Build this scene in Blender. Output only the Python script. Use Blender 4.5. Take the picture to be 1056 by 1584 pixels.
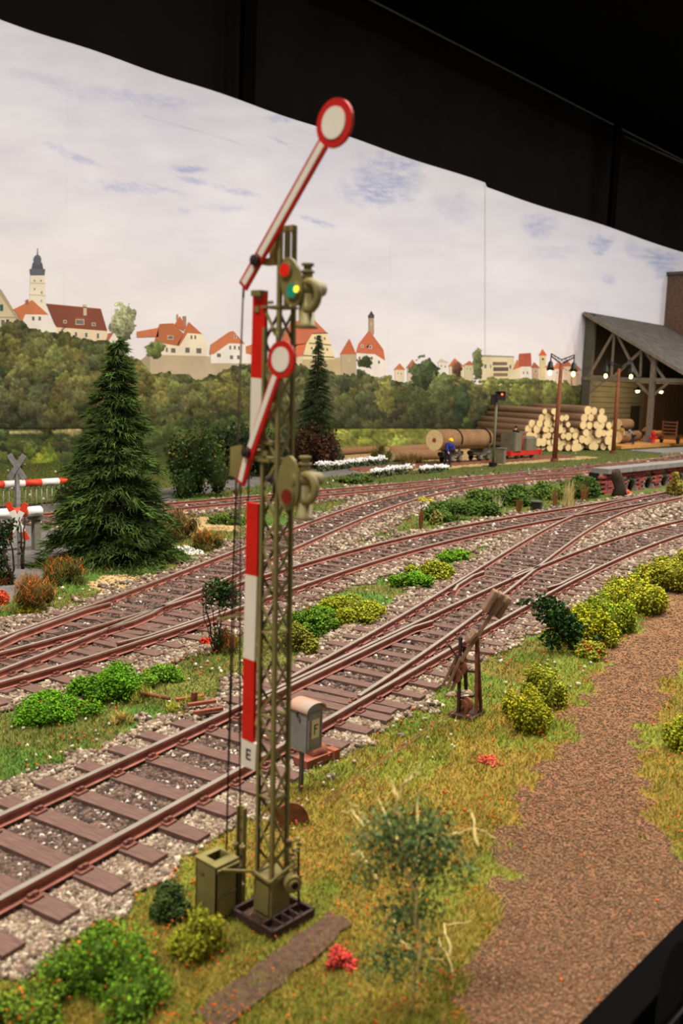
import bpy, math, random
import numpy as np
from mathutils import Vector, Matrix
for _o in list(bpy.data.objects): bpy.data.objects.remove(_o)
C = bpy.context.scene.collection
S = bpy.context.scene
# ---------------------------------------------------------------- camera
F_PX, CX, CY = 1450.0, 528.0, 792.0
PITCH, ROLL, YAW, CAM_Z = math.atan(194/1450), math.radians(2.0), math.radians(41.4), 5.0
cd = bpy.data.cameras.new('camera'); cam = bpy.data.objects.new('camera', cd); C.objects.link(cam); S.camera = cam
cd.sensor_fit = 'VERTICAL'; cd.sensor_height = 36; cd.lens = F_PX/1584*36
cd.clip_start = .1; cd.clip_end = 600
_F = Vector((math.cos(YAW)*math.cos(PITCH), math.sin(YAW)*math.cos(PITCH), -math.sin(PITCH)))
_R = Vector((math.sin(YAW), -math.cos(YAW), 0)); _U = _R.cross(_F)
_r2 = _R*math.cos(ROLL) + _U*math.sin(ROLL); _u2 = _U*math.cos(ROLL) - _R*math.sin(ROLL)
cam.matrix_world = Matrix(((_r2.x, _u2.x, -_F.x, 0), (_r2.y, _u2.y, -_F.y, 0), (_r2.z, _u2.z, -_F.z, CAM_Z), (0, 0, 0, 1)))
cd.dof.use_dof = True; cd.dof.focus_distance = 21; cd.dof.aperture_fstop = 0.75
# ---------------------------------------------------------------- world, lights, exposure
S.view_settings.view_transform = 'Standard'; S.view_settings.look = 'None'; S.view_settings.exposure = 0.04; S.view_settings.gamma = 1
S.view_settings.use_curve_mapping = False
wd = bpy.data.worlds.new('hall'); S.world = wd; wd.use_nodes = True
wd.node_tree.nodes['Background'].inputs[0].default_value = (1.0, .95, .88, 1); wd.node_tree.nodes['Background'].inputs[1].default_value = 0.30
def area_light(x, y, z, sx, sy, power, tilt, col):
    ld = bpy.data.lights.new('layout_light', 'AREA'); ld.shape = 'RECTANGLE'; ld.size = sx; ld.size_y = sy; ld.energy = power; ld.color = col
    lo = bpy.data.objects.new('layout_light', ld); C.objects.link(lo); lo.location = (x, y, z); lo.rotation_euler = (tilt, 0, 0)
for _x in (-12, 8, 28, 48, 68, 88, 108, 128):
    area_light(_x, 9, 35.2, 9, 2.0, 12500, math.radians(4), (1.0, .94, .86))

# ---------------------------------------------------------------- measuring helpers: where on the layout a seen point lies
G = -0.18                                                           # ground level; rail heads run at z = 0
def ray(px, py):
    x = px-CX; y = CY-py; c, s = math.cos(ROLL), math.sin(ROLL)
    xl = c*x-s*y; yl = s*x+c*y
    a = xl/F_PX; b = math.cos(PITCH)+math.sin(PITCH)*yl/F_PX; z = -math.sin(PITCH)+math.cos(PITCH)*yl/F_PX
    return (b*math.cos(YAW)+a*math.sin(YAW), b*math.sin(YAW)-a*math.cos(YAW), z)
def at(px, py, z=G):
    d = ray(px, py); t = (z-CAM_Z)/d[2]; return np.array([d[0]*t, d[1]*t])
def at_y(px, py, Y):
    d = ray(px, py); t = Y/d[1]; return (d[0]*t, Y, d[2]*t+CAM_Z)
def at_x(px, py, X):
    d = ray(px, py); t = X/d[0]; return (X, d[1]*t, d[2]*t+CAM_Z)
def depth(x, y): return x*math.cos(YAW)+y*math.sin(YAW)
def ppm(x, y): return F_PX/depth(x, y)                              # picture pixels per metre there
def at_d(px, py, base):                                             # on the upright plane through base that faces the camera
    d = ray(px, py); t = depth(*base[:2])/depth(d[0], d[1]); return (d[0]*t, d[1]*t, d[2]*t+CAM_Z)
def vproj(x, y, z):                                                 # numpy projection
    z = z-CAM_Z
    a = x*math.sin(YAW)-y*math.cos(YAW); b = x*math.cos(YAW)+y*math.sin(YAW)
    fw = b*math.cos(PITCH)-z*math.sin(PITCH); up = b*math.sin(PITCH)+z*math.cos(PITCH)
    xl = F_PX*a/fw; yl = F_PX*up/fw; c, s = math.cos(ROLL), math.sin(ROLL)
    return CX+c*xl+s*yl, CY-(-s*xl+c*yl)
# ---------------------------------------------------------------- colour, materials
def lin(c):
    a = np.asarray(c, float)/255.0
    return np.where(a <= .04045, a/12.92, ((a+.055)/1.055)**2.4)
def mat(name, rgb, rough=.8, metal=0, var=.25, scale=6, bump=0, emit=None, estr=0, detail=4, rgb2=None, spec=.3, stretch=None):
    m = bpy.data.materials.new(name); m.use_nodes = True; nt = m.node_tree; N = nt.nodes; L = nt.links
    b = N['Principled BSDF']; b.inputs['Roughness'].default_value = rough; b.inputs['Metallic'].default_value = metal
    b.inputs['Specular IOR Level'].default_value = spec
    tc = N.new('ShaderNodeTexCoord'); nz = N.new('ShaderNodeTexNoise'); nz.inputs['Scale'].default_value = scale; nz.inputs['Detail'].default_value = detail
    if stretch:
        mp = N.new('ShaderNodeMapping'); mp.inputs['Scale'].default_value = stretch
        L.new(tc.outputs['Object'], mp.inputs[0]); L.new(mp.outputs[0], nz.inputs['Vector'])
    else: L.new(tc.outputs['Object'], nz.inputs['Vector'])
    cr = N.new('ShaderNodeValToRGB'); c = lin(rgb); c2 = lin(rgb2) if rgb2 else c*(1+var)
    c1 = c if rgb2 else c*(1-var)
    cr.color_ramp.elements[0].position = .32; cr.color_ramp.elements[1].position = .68
    cr.color_ramp.elements[0].color = (*np.clip(c1, 0, 1), 1); cr.color_ramp.elements[1].color = (*np.clip(c2, 0, 1), 1)
    L.new(nz.outputs['Fac'], cr.inputs[0]); L.new(cr.outputs[0], b.inputs['Base Color'])
    if bump:
        bp = N.new('ShaderNodeBump'); bp.inputs['Strength'].default_value = bump; bp.inputs['Distance'].default_value = .02
        L.new(nz.outputs['Fac'], bp.inputs['Height']); L.new(bp.outputs[0], b.inputs['Normal'])
    if emit:
        b.inputs['Emission Color'].default_value = (*lin(emit), 1); b.inputs['Emission Strength'].default_value = estr
    return m
def vcmat(name, rough=.9, var=.0, scale=20, spec=.15, bump=0, trans=0):
    m = bpy.data.materials.new(name); m.use_nodes = True; nt = m.node_tree; N = nt.nodes; L = nt.links
    b = N['Principled BSDF']; b.inputs['Roughness'].default_value = rough; b.inputs['Specular IOR Level'].default_value = spec
    at_ = N.new('ShaderNodeAttribute'); at_.attribute_name = 'Col'
    if var:
        tc = N.new('ShaderNodeTexCoord'); nz = N.new('ShaderNodeTexNoise'); nz.inputs['Scale'].default_value = scale; nz.inputs['Detail'].default_value = 6
        nz.inputs['Roughness'].default_value = .7
        L.new(tc.outputs['Object'], nz.inputs['Vector'])
        mr = N.new('ShaderNodeMapRange'); mr.inputs[1].default_value = .3; mr.inputs[2].default_value = .7; mr.inputs[3].default_value = 1-var; mr.inputs[4].default_value = 1+var
        L.new(nz.outputs['Fac'], mr.inputs[0])
        mx = N.new('ShaderNodeVectorMath'); mx.operation = 'SCALE'; L.new(at_.outputs['Color'], mx.inputs[0]); L.new(mr.outputs[0], mx.inputs['Scale'])
        L.new(mx.outputs[0], b.inputs['Base Color'])
        if bump:
            bp = N.new('ShaderNodeBump'); bp.inputs['Strength'].default_value = bump; bp.inputs['Distance'].default_value = .04
            L.new(nz.outputs['Fac'], bp.inputs['Height']); L.new(bp.outputs[0], b.inputs['Normal'])
    else: L.new(at_.outputs['Color'], b.inputs['Base Color'])
    return m
M = dict(
 plant=vcmat('plant_colour', .85, spec=.1), stone=vcmat('stone_colour', .9), ground=vcmat('ground_colour', 1, .35, 9, .05, .5),
 print=vcmat('print_colour', .75, spec=.12),
 railside=mat('rusty_rail', (140, 84, 68), .8, 0, .25, 5, .2), railhead=mat('polished_rail_head', (200, 186, 168), .38, .75, .12, 3),
 sleeper=mat('sleeper_wood', (102, 76, 66), .9, 0, .28, 5, .4, stretch=(1, 6, 6)), plate=mat('rail_chair_rust', (120, 74, 60), .85, 0, .25, 9),
 olive=mat('olive_signal_paint', (128, 116, 68), .55, 0, .18, 4, .1), dolive=mat('dark_olive_paint', (88, 78, 48), .7, 0, .3, 6, .2),
 red=mat('signal_red', (208, 26, 10), .45, 0, .08, 3), white=mat('signal_white', (232, 222, 205), .5, 0, .04, 3),
 redarm=mat('arm_red_border', (190, 30, 18), .5, 0, .1, 3), black=mat('black_paint', (28, 22, 20), .6, 0, .2, 4), 
 brown=mat('dark_brown_iron', (62, 42, 36), .7, 0, .3, 7, .2), rust=mat('rusty_iron', (112, 66, 44), .85, 0, .35, 7, .4), orust=mat('orange_rust', (138, 78, 58), .85, 0, .25, 7, .3),
 wgrey=mat('weathered_weight_iron', (130, 100, 78), .85, 0, .25, 7, .3), wire=mat('dark_wire', (52, 36, 26), .7),
 grey=mat('phone_box_grey', (132, 130, 124), .6, 0, .14, 5, .1), boxroof=mat('rusty_tin_roof', (178, 124, 92), .75, 0, .2, 4, rgb2=(150, 140, 130)),
 notice=mat('cream_notice', (214, 204, 160), .8, 0, .05), bark=mat('log_bark', (138, 108, 80), .95, 0, .35, 5, .7, stretch=(6, 1, 6)),
 barkx=mat('log_bark_long', (135, 100, 68), .95, 0, .35, 5, .7, stretch=(1, 6, 6)), cut=mat('fresh_cut_wood', (226, 196, 142), .9, 0, .1, 6),
 trunk=mat('tree_bark', (54, 40, 30), .95, 0, .3, 6, .4), pole=mat('brown_lamp_pole', (120, 66, 40), .8, 0, .25, 5), curtain=mat('black_curtain', (24, 20, 18), .95, 0, .15, .3, spec=.05),
 ceil=mat('black_ceiling', (8, 7, 7), .95, 0, .1, .3, spec=.02), fascia=mat('black_fascia', (4, 3, 3), .9, 0, .2, 1, spec=.04), steel=mat('dull_steel', (96, 92, 88), .5, .5, .2, 2),
 roof=mat('slate_grey_shed_roof', (92, 86, 80), .85, 0, .3, 1.2, .3), timber=mat('grey_truss_timber', (118, 108, 94), .9, 0, .2, 3), shedwall=mat('green_grey_shed_boards', (88, 86, 72), .9, 0, .2, 1.5, stretch=(.3, 1, 6)),
 shedbrown=mat('brown_shed_boards', (92, 68, 44), .9, 0, .25, 1.5, stretch=(6, 1, .3)), deck=mat('orange_plank_floor', (182, 128, 66), .9, 0, .2, 3),
 bld=mat('brown_brick_tower', (104, 80, 66), .95, 0, .25, 3), brick=mat('red_brick', (150, 72, 62), .9, 0, .22, 5), mortar=mat('mortar', (150, 128, 112), .95, 0, .1, 5),
 coping=mat('grey_stone_coping', (120, 116, 110), .9, 0, .15, 3), arch=mat('arch_stone', (126, 116, 106), .9, 0, .2, 4), dark=mat('dark_recess', (22, 17, 14), .95),
 blue=mat('blue_work_coat', (40, 44, 122), .85, 0, .15, 6), navy=mat('navy_cloth', (26, 30, 48), .85), yellow=mat('yellow_helmet', (232, 200, 30), .5, 0, .05), skin=mat('skin', (205, 150, 115), .7, 0, .05),
 mustard=mat('mustard_shirt', (176, 140, 52), .85), greycl=mat('grey_shirt', (128, 122, 116), .85), trous=mat('dark_trousers', (44, 42, 46), .9), hair=mat('grey_hair', (150, 144, 136), .9),
 loco=mat('grey_green_cab', (104, 98, 78), .7, 0, .15, 3), locored=mat('red_loco_frame', (178, 34, 30), .6, 0, .15, 3), wagon=mat('grey_wagon_iron', (108, 104, 92), .8, 0, .25, 4),
 tar=mat('asphalt', (118, 110, 104), .95, 0, .12, 2, .2), lampblack=mat('black_lamp_iron', (22, 24, 24), .5), hyd=mat('hydrant_red', (196, 30, 34), .5),
 glow=mat('lit_bulb', (255, 240, 180), .5, emit=(255, 226, 120), estr=9), redlens=mat('red_lens', (180, 24, 8), .15, 0, .15, 8, emit=(230, 30, 5), estr=.35),
 darkred=mat('dull_red_lens', (120, 34, 14), .2, 0, .2, 8), green=mat('green_lens', (16, 120, 96), .12, 0, .15, 8, emit=(20, 150, 110), estr=.25), yl=mat('lit_lamp_yellow', (240, 225, 60), .2, emit=(245, 230, 70), estr=1.0),
 barred=mat('barrier_red', (216, 62, 34), .5, 0, .06, 3), barwhite=mat('barrier_white', (230, 224, 214), .5, 0, .04, 3), xgrey=mat('crossbuck_back_grey', (128, 122, 122), .7), 
 soil=mat('brown_cable_cover', (84, 60, 48), .95, 0, .35, 14, .4), hayellow=mat('straw', (206, 184, 128), .9), redglow=mat('red_signal_lamp', (255, 90, 40), .3, emit=(255, 90, 30), estr=4))
# ---------------------------------------------------------------- mesh builder
class MB:
    def __init__(s): s.v = []; s.f = []; s.m = []; s.sm = []
    def add(s, vs, fs, mi=0, smooth=False):
        n = len(s.v); s.v += [tuple(map(float, v)) for v in vs]; s.f += [tuple(i+n for i in f) for f in fs]; s.m += [mi]*len(fs); s.sm += [smooth]*len(fs); return s
    def box(s, c, size, rz=0, mi=0, ax=None):
        hx, hy, hz = size[0]/2, size[1]/2, size[2]/2
        R = ax if ax else Matrix.Rotation(rz, 3, 'Z'); c = Vector(c)
        vs = [c+R@Vector((x*hx, y*hy, z*hz)) for x in (-1, 1) for y in (-1, 1) for z in (-1, 1)]
        return s.add(vs, [(0, 1, 3, 2), (4, 6, 7, 5), (0, 4, 5, 1), (2, 3, 7, 6), (0, 2, 6, 4), (1, 5, 7, 3)], mi)
    def bar(s, a, b, w, h=None, up=(0, 0, 1), mi=0):
        a, b = Vector(a), Vector(b); d = b-a; l = d.length
        if l < 1e-6: return s
        x = d/l; u = Vector(up)
        if abs(x.dot(u)) > .98: u = Vector((1, 0, 0))
        y = u.cross(x).normalized(); z = x.cross(y)
        return s.box((a+b)/2, (l, w, h or w), mi=mi, ax=Matrix((x, y, z)).transposed())
    def tube(s, pts, r, n=8, mi=0, caps=True, capm=None, smooth=True):
        pts = [Vector(p) for p in pts]; rs = r if isinstance(r, (list, tuple)) else [r]*len(pts)
        base = len(s.v); vs = []; pu = None
        for i, p in enumerate(pts):
            t = (pts[min(i+1, len(pts)-1)]-pts[max(i-1, 0)]).normalized()
            if pu is None: pu = t.orthogonal().normalized()
            pu = (pu-t*pu.dot(t)).normalized(); w = t.cross(pu)
            vs += [p+(pu*math.cos(2*math.pi*k/n)+w*math.sin(2*math.pi*k/n))*rs[i] for k in range(n)]
        fs = [(i*n+k, i*n+(k+1) % n, (i+1)*n+(k+1) % n, (i+1)*n+k) for i in range(len(pts)-1) for k in range(n)]
        s.add(vs, fs, mi, smooth)
        if caps:
            s.f += [tuple(base+k for k in reversed(range(n))), tuple(base+(len(pts)-1)*n+k for k in range(n))]; s.m += [mi if capm is None else capm]*2; s.sm += [False]*2
        return s
    def disc(s, c, axis, r, t, n=20, mi=0, r2=None):
        c = Vector(c); a = Vector(axis).normalized(); return s.tube([c-a*t/2, c+a*t/2], [r, r2 or r], n, mi, smooth=False)
    def poly(s, pts, n, t, mi=0):                                   # an outline (3-D points) given thickness t along n
        n = Vector(n)*t; k = len(pts); P = [Vector(p) for p in pts]
        return s.add(P+[p+n for p in P], [tuple(range(k)), tuple(reversed(range(k, 2*k)))]+[(i, (i+1) % k+0, (i+1) % k+k, i+k) for i in range(k)], mi)
    def ball(s, c, r, n=10, m=6, mi=0):
        c = Vector(c); r = r if isinstance(r, (tuple, list)) else (r, r, r); vs = []
        for i in range(1, m):
            a = math.pi*i/m
            vs += [c+Vector((r[0]*math.sin(a)*math.cos(2*math.pi*k/n), r[1]*math.sin(a)*math.sin(2*math.pi*k/n), r[2]*math.cos(a))) for k in range(n)]
        vs += [c+Vector((0, 0, r[2])), c-Vector((0, 0, r[2]))]; T = len(vs)-2
        fs = [(i*n+k, (i+1)*n+k, (i+1)*n+(k+1) % n, i*n+(k+1) % n) for i in range(m-2) for k in range(n)]
        fs += [(T, k, (k+1) % n) for k in range(n)]+[(T+1, (m-2)*n+(k+1) % n, (m-2)*n+k) for k in range(n)]
        return s.add(vs, fs, mi, True)
    def build(s, name, mats, parent=None, label=None):
        me = bpy.data.meshes.new(name); me.from_pydata(s.v, [], s.f)
        mats = mats if isinstance(mats, (list, tuple)) else [mats]
        for q in mats: me.materials.append(M[q] if isinstance(q, str) else q)
        me.polygons.foreach_set('material_index', s.m); me.polygons.foreach_set('use_smooth', s.sm)
        me.update(); o = bpy.data.objects.new(name, me); C.objects.link(o)
        if parent: o.parent = parent
        if label: o['label'] = label
        return o
def tag(o, label, cat=None, group=None, kind=None):
    if label: o['label'] = label
    if cat: o['category'] = cat
    if group: o['group'] = group
    if kind: o['kind'] = kind
    return o
def thing(name, label, cat, loc, rz=0, group=None):
    o = bpy.data.objects.new(name, None); C.objects.link(o); o.location = loc; o.rotation_euler = (0, 0, rz)
    return tag(o, label, cat, group)
def struct(o): o['kind'] = 'structure'; return o
def soup(name, V, Fs, col, material='plant', parent=None, loc=None, k=3):
    """numpy triangle/quad soup with a colour per vertex (0-255 sRGB)"""
    me = bpy.data.meshes.new(name); V = np.asarray(V, np.float32); Fs = np.asarray(Fs, np.int32)
    me.vertices.add(len(V)); me.vertices.foreach_set('co', V.ravel()); nf = len(Fs)
    me.loops.add(nf*k); me.loops.foreach_set('vertex_index', Fs.ravel()); me.polygons.add(nf)
    me.polygons.foreach_set('loop_start', np.arange(nf, dtype=np.int32)*k); me.update(calc_edges=True)
    ca = me.color_attributes.new('Col', 'FLOAT_COLOR', 'POINT'); cc = np.ones((len(V), 4), np.float32); cc[:, :3] = lin(np.clip(col, 0, 255)); ca.data.foreach_set('color', cc.ravel())
    me.materials.append(M[material]); o = bpy.data.objects.new(name, me); C.objects.link(o)
    if parent: o.parent = parent
    if loc is not None: o.location = loc
    return o
def copy_tree(o, parent=None):
    c = o.copy(); C.objects.link(c)
    if parent: c.parent = parent
    for ch in list(o.children): copy_tree(ch, c)
    return c
rng = np.random.default_rng(7); random.seed(7)
_tabs = [np.random.default_rng(50+i).random((64, 64)) for i in range(6)]
def vnoise(x, y, sc=1.0, oct=3, seed=0):
    x = np.asarray(x, float)*sc; y = np.asarray(y, float)*sc; out = 0; amp = 1; tot = 0
    for o in range(oct):
        T = _tabs[(seed+o) % 6]; xi = np.floor(x).astype(int); yi = np.floor(y).astype(int); fx = x-xi; fy = y-yi
        fx = fx*fx*(3-2*fx); fy = fy*fy*(3-2*fy); a = xi % 64; b = yi % 64; a1 = (a+1) % 64; b1 = (b+1) % 64
        out = out+amp*((T[a, b]*(1-fx)+T[a1, b]*fx)*(1-fy)+(T[a, b1]*(1-fx)+T[a1, b1]*fx)*fy); tot += amp; amp *= .5; x = x*2.03+7; y = y*2.03+3
    return out/tot
def inpoly(px, py, poly):
    r = np.zeros(np.shape(px), bool); n = len(poly)
    for i in range(n):
        x1, y1 = poly[i]; x2, y2 = poly[(i+1) % n]
        if y1 == y2: continue
        c = ((y1 > py) != (y2 > py)) & (px < (x2-x1)*(py-y1)/(y2-y1)+x1); r ^= c
    return r
TET = np.array([[1, 1, 1], [1, -1, -1], [-1, 1, -1], [-1, -1, 1]], float)/1.7
TETF = np.array([[0, 1, 2], [0, 3, 1], [0, 2, 3], [1, 3, 2]])
OCT = np.array([[1, 0, 0], [-1, 0, 0], [0, 1, 0], [0, -1, 0], [0, 0, 1], [0, 0, -1]], float)
OCTF = np.array([[0, 2, 4], [2, 1, 4], [1, 3, 4], [3, 0, 4], [2, 0, 5], [1, 2, 5], [3, 1, 5], [0, 3, 5]])
def rrot(n):
    q = rng.normal(size=(n, 4)); q /= np.linalg.norm(q, axis=1)[:, None]; w, x, y, z = q.T
    return np.stack([1-2*(y*y+z*z), 2*(x*y-z*w), 2*(x*z+y*w), 2*(x*y+z*w), 1-2*(x*x+z*z), 2*(y*z-x*w), 2*(x*z-y*w), 2*(y*z+x*w), 1-2*(x*x+y*y)], -1).reshape(n, 3, 3)
def crumbs(P, size, col, shape='tet', jit=.35, squash=1):
    n = len(P); B, Bf = (TET, TETF) if shape == 'tet' else (OCT, OCTF); k = len(B)
    sz = np.broadcast_to(size, n)[:, None, None]
    V = B[None]*(1+rng.uniform(-jit, jit, (n, k, 3)))*sz; V = np.einsum('nij,nkj->nki', rrot(n), V); V[..., 2] *= squash
    V += P[:, None]; Fs = Bf[None]+(np.arange(n)*k)[:, None, None]
    cc = np.repeat(np.broadcast_to(col, (n, 3))[:, None], k, 1)
    return V.reshape(-1, 3), Fs.reshape(-1, 3), cc.reshape(-1, 3)
def leaves(P, size, col, droop=0):
    """folded leaf diamonds"""
    n = len(P); B = np.array([[0, 0, 0], [.5, .42, .12], [1.1, 0, 0], [.5, -.42, .12]]); sz = np.broadcast_to(size, n)[:, None, None]
    V = np.einsum('nij,nkj->nki', rrot(n), np.repeat(B[None], n, 0)*sz)+P[:, None]
    Fs = np.array([[0, 1, 2], [0, 2, 3]])[None]+(np.arange(n)*4)[:, None, None]
    cc = np.repeat(np.broadcast_to(col, (n, 3))[:, None], 4, 1)
    return V.reshape(-1, 3), Fs.reshape(-1, 3), cc.reshape(-1, 3)
def blades(P, h, w, col, lean=.6):
    n = len(P); a = rng.uniform(0, 6.28, n); h = np.broadcast_to(h, n); w = np.broadcast_to(w, n)
    t = np.stack([np.cos(a), np.sin(a), np.zeros(n)], -1); b = rng.uniform(0, 6.28, n); L = rng.uniform(0, lean, n)
    tip = P+np.stack([np.cos(b)*L, np.sin(b)*L, np.ones(n)], -1)*h[:, None]
    V = np.stack([P-t*w[:, None]/2, P+t*w[:, None]/2, tip], 1); Fs = np.arange(n*3).reshape(n, 3)
    return V.reshape(-1, 3), Fs, np.repeat(np.broadcast_to(col, (n, 3))[:, None], 3, 1).reshape(-1, 3)
def join(parts):
    V = []; Fq = []; Cc = []; n = 0
    for v, f, c in parts: V.append(v); Fq.append(f+n); Cc.append(c); n += len(v)
    return np.vstack(V), np.vstack(Fq), np.vstack(Cc)
def vary(col, n, amt=.2, hue=8):
    c = np.asarray(col, float); return np.clip(c[None]*(1+rng.uniform(-amt, amt, (n, 1)))+rng.uniform(-hue, hue, (n, 3)), 0, 255)
# ---------------------------------------------------------------- track courses (rail heads as seen, brought down to the layout)
GAUGE = 1.435
T3u = [(0, 986), (73, 960), (146, 932), (220, 910), (379, 844), (450, 814), (556, 780), (626, 759)]
T3l = [(0, 1034), (110, 990), (208, 958), (280, 924), (341, 897), (379, 880), (450, 847), (530, 815), (600, 786), (660, 768), (700, 758)]
T2u = [(0, 1008), (110, 982), (190, 955), (250, 935), (310, 915), (450, 879), (520, 857), (600, 834), (705, 811), (840, 790), (868, 784), (1056, 756)]
T2l = [(0, 1056), (110, 1022), (220, 988), (310, 957), (379, 938), (450, 914), (520, 889), (591, 864), (705, 830), (840, 809), (876, 801), (1056, 767)]
AL = [(0, 1262), (100, 1213), (254, 1142), (370, 1085), (440, 1052), (580, 996), (686, 943), (781, 900), (840, 866), (929, 841), (1056, 803)]
AR = [(0, 1391), (132, 1320), (245, 1253), (371, 1190), (512, 1112), (629, 1046), (682, 1008), (743, 978), (807, 940), (868, 909), (978, 853), (1056, 826)]
BL = [(440, 1050), (500, 1017), (554, 981), (600, 955), (670, 925), (738, 890), (773, 860), (840, 819), (868, 807), (921, 788), (982, 771), (1056, 762)]
BR = [(512, 1110), (590, 1055), (652, 1012), (700, 980), (747, 947), (785, 913), (830, 872), (868, 841), (921, 807), (978, 785), (1056, 767)]
T4u = [(311, 772), (350, 767), (497, 756), (640, 741), (720, 733), (840, 724), (950, 713), (1056, 702)]
T4l = [(311, 783), (350, 779), (497, 767), (560, 761), (620, 754), (700, 750), (760, 745), (840, 737), (950, 724), (1056, 712)]
class Course:
    def __init__(s, Lp, Rp, deg, x0, x1, lo, hi):
        a = np.array([at(*q, 0) for q in Lp]); b = np.array([at(*q, 0) for q in Rp]); allp = np.vstack([a, b])
        c0 = np.polyfit(allp[:, 0], allp[:, 1], 2); d0 = np.polyder(c0)
        def off(P, sg):
            m = np.polyval(d0, P[:, 0]); return P+sg*np.stack([-m, np.ones_like(m)], -1)/np.sqrt(1+m*m)[:, None]*GAUGE/2
        Q = np.vstack([off(a, -1), off(b, 1)]); s.c = np.polyfit(Q[:, 0], Q[:, 1], deg); s.d = np.polyder(s.c)
        s.lo, s.hi, s.x0, s.x1 = lo, hi, x0, x1
    def y(s, x):
        x = np.asarray(x, float); xc = np.clip(x, s.lo, s.hi); return np.polyval(s.c, xc)+np.polyval(s.d, xc)*(x-xc)
    def m(s, x): return np.polyval(s.d, np.clip(x, s.lo, s.hi))
    def dist(s, x, y):
        m = s.m(x); d = np.abs(y-s.y(x))/np.sqrt(1+m*m); return np.where((x > s.x0-1) & (x < s.x1+1), d, 99)
    def pts(s, x0=None, x1=None, off=0, n=None):
        x0 = s.x0 if x0 is None else x0; x1 = s.x1 if x1 is None else x1
        xs = np.arange(x0, x1, .7); m = s.m(xs); k = 1/np.sqrt(1+m*m); return np.stack([xs-m*k*off, s.y(xs)+k*off], -1)
TA = Course(AL, AR, 4, -4, 75, 4.5, 38)
TB = Course(AL[2:5]+BL[1:], AR[3:4]+BR, 5, 11.2, 80, 8, 44)
T2 = Course(T2u, T2l, 5, -4, 80, 7.5, 50)
T3 = Course(T3u+[(720, 742)], T3l+[(790, 745)], 4, -4, 56, 7.8, 55)
T4 = Course(T4u, T4l, 3, 18, 120, 25, 84)
COURSES = [TA, TB, T2, T3, T4]
def track_dist(x, y): return np.min([c.dist(x, y) for c in COURSES], axis=0)
# ================================================================ SETTING: curtain, ceiling, fascia, ground
def slab(name, lo, hi, m):
    b = MB(); b.box([(lo[i]+hi[i])/2 for i in range(3)], [hi[i]-lo[i] for i in range(3)]); return struct(b.build(name, m))
BY = 51.0                                                           # the backdrop's face
cm = MB(); xs = np.arange(-40, 220, 1.5)                            # soft folds in the hanging cloth
cv = [(x, 55.3+.12*math.sin(x*.9)+.08*math.sin(x*.37), z) for x in xs for z in (-20, 37.6)]
cm.add(cv, [(2*i, 2*i+2, 2*i+3, 2*i+1) for i in range(len(xs)-1)], 0, True); struct(cm.build('wall_back', 'curtain'))
slab('ceiling', (-40, 6.3, 37.5), (220, 55.6, 38.1), 'ceil')
slab('trim_1', (-40, 19.6, 35.2), (220, 19.9, 37.5), 'ceil')        # pelmet that keeps the lamps off the ceiling corner
slab('floor', (-60, -40, -22), (220, 56, -21.5), 'ceil')
b = MB(); b.tube([(20, 54.4, 37.1), (170, 54.4, 37.1)], .11, 8); tag(b.build('ceiling_pipe', 'steel'), 'thin dull steel pipe running along the corner of the black ceiling', 'pipe')
for px, py, lab in ((382, 145, 'dark metal stand post behind the backdrop above the signal arm'), (945, 340, 'dark metal stand post behind the backdrop above the timber shed')):
    x = at_y(px, py, 53.2)[0]
    b = MB(); b.box((x, 53.2, 8), (1.15, .5, 58.6)); b.box((x+.42, 52.93, 8), (.16, .05, 58.6))
    tag(b.build('stand_post', 'fascia'), lab, 'post')
_x = at_y(1000, 258, 53.6)[0]
b = MB(); b.tube([(_x-6, 54, 36.2), at_y(1056, 252, 50), at_y(1120, 246, 44)], .12, 8); tag(b.build('steel_brace', 'steel'), 'pale steel brace slanting under the black ceiling at top right', 'brace')
# front fascia
b = MB(); b.box((60, 2.86, -5.2), (140, .3, 10.5))
fa = tag(b.build('layout_fascia', 'fascia'), 'black fascia board along the front edge of the layout', 'fascia board')
fx, fy, fz = at_y(1038, 1545, 2.70)
b = MB(); b.add([(fx+.34*math.cos(a)*s_, 2.70, fz+.52*math.sin(a)*s_) for s_ in (1.0, .82) for a in np.linspace(0, 2*math.pi, 24, endpoint=False)], [(i, (i+1) % 24, 24+(i+1) % 24, 24+i) for i in range(24)]); b.add([(fx+.3*math.cos(a), 2.705, fz+.45*math.sin(a)) for a in np.linspace(0, 2*math.pi, 24, endpoint=False)], [tuple(range(24))]); b.build('hand_hole', 'dark', fa)
b = MB(); p0 = at_y(1030, 1590, 2.66); p1 = at_y(1070, 1545, 2.66); b.tube([(p0[0]-.6, 2.66, p0[2]-.5), p0, p1, (p1[0]+3, 2.66, p1[2]+.6)], .018, 6); b.build('cable', 'steel', fa)

# ---- ground colours by zone
PATH = [(1100, 845), (1056, 880), (985, 965), (925, 1030), (895, 1100), (850, 1190), (800, 1250), (762, 1330), (745, 1420), (728, 1510), (700, 1600), (660, 1750), (1000, 1750), (1300, 1500), (1300, 1380), (1056, 1345), (1010, 1290), (985, 1215), (992, 1140), (1030, 1060), (1056, 1020), (1100, 990)]
PATH_W = [tuple(at(*q)) for q in PATH]
SAND = [[tuple(at(*q)) for q in P] for P in ([(135, 905), (175, 893), (240, 897), (215, 915), (150, 922)], [(500, 688), (595, 684), (600, 708), (500, 712)], [(290, 800), (375, 795), (370, 822), (300, 822)], [(600, 690), (740, 680), (740, 712), (600, 712)])]
ROAD = [tuple(at(*q)) for q in [(-160, 800), (0, 782), (125, 778), (300, 748), (455, 728), (640, 716), (640, 724), (480, 741), (300, 766), (170, 800), (118, 850), (60, 900), (0, 940), (-160, 980)]]
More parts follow.
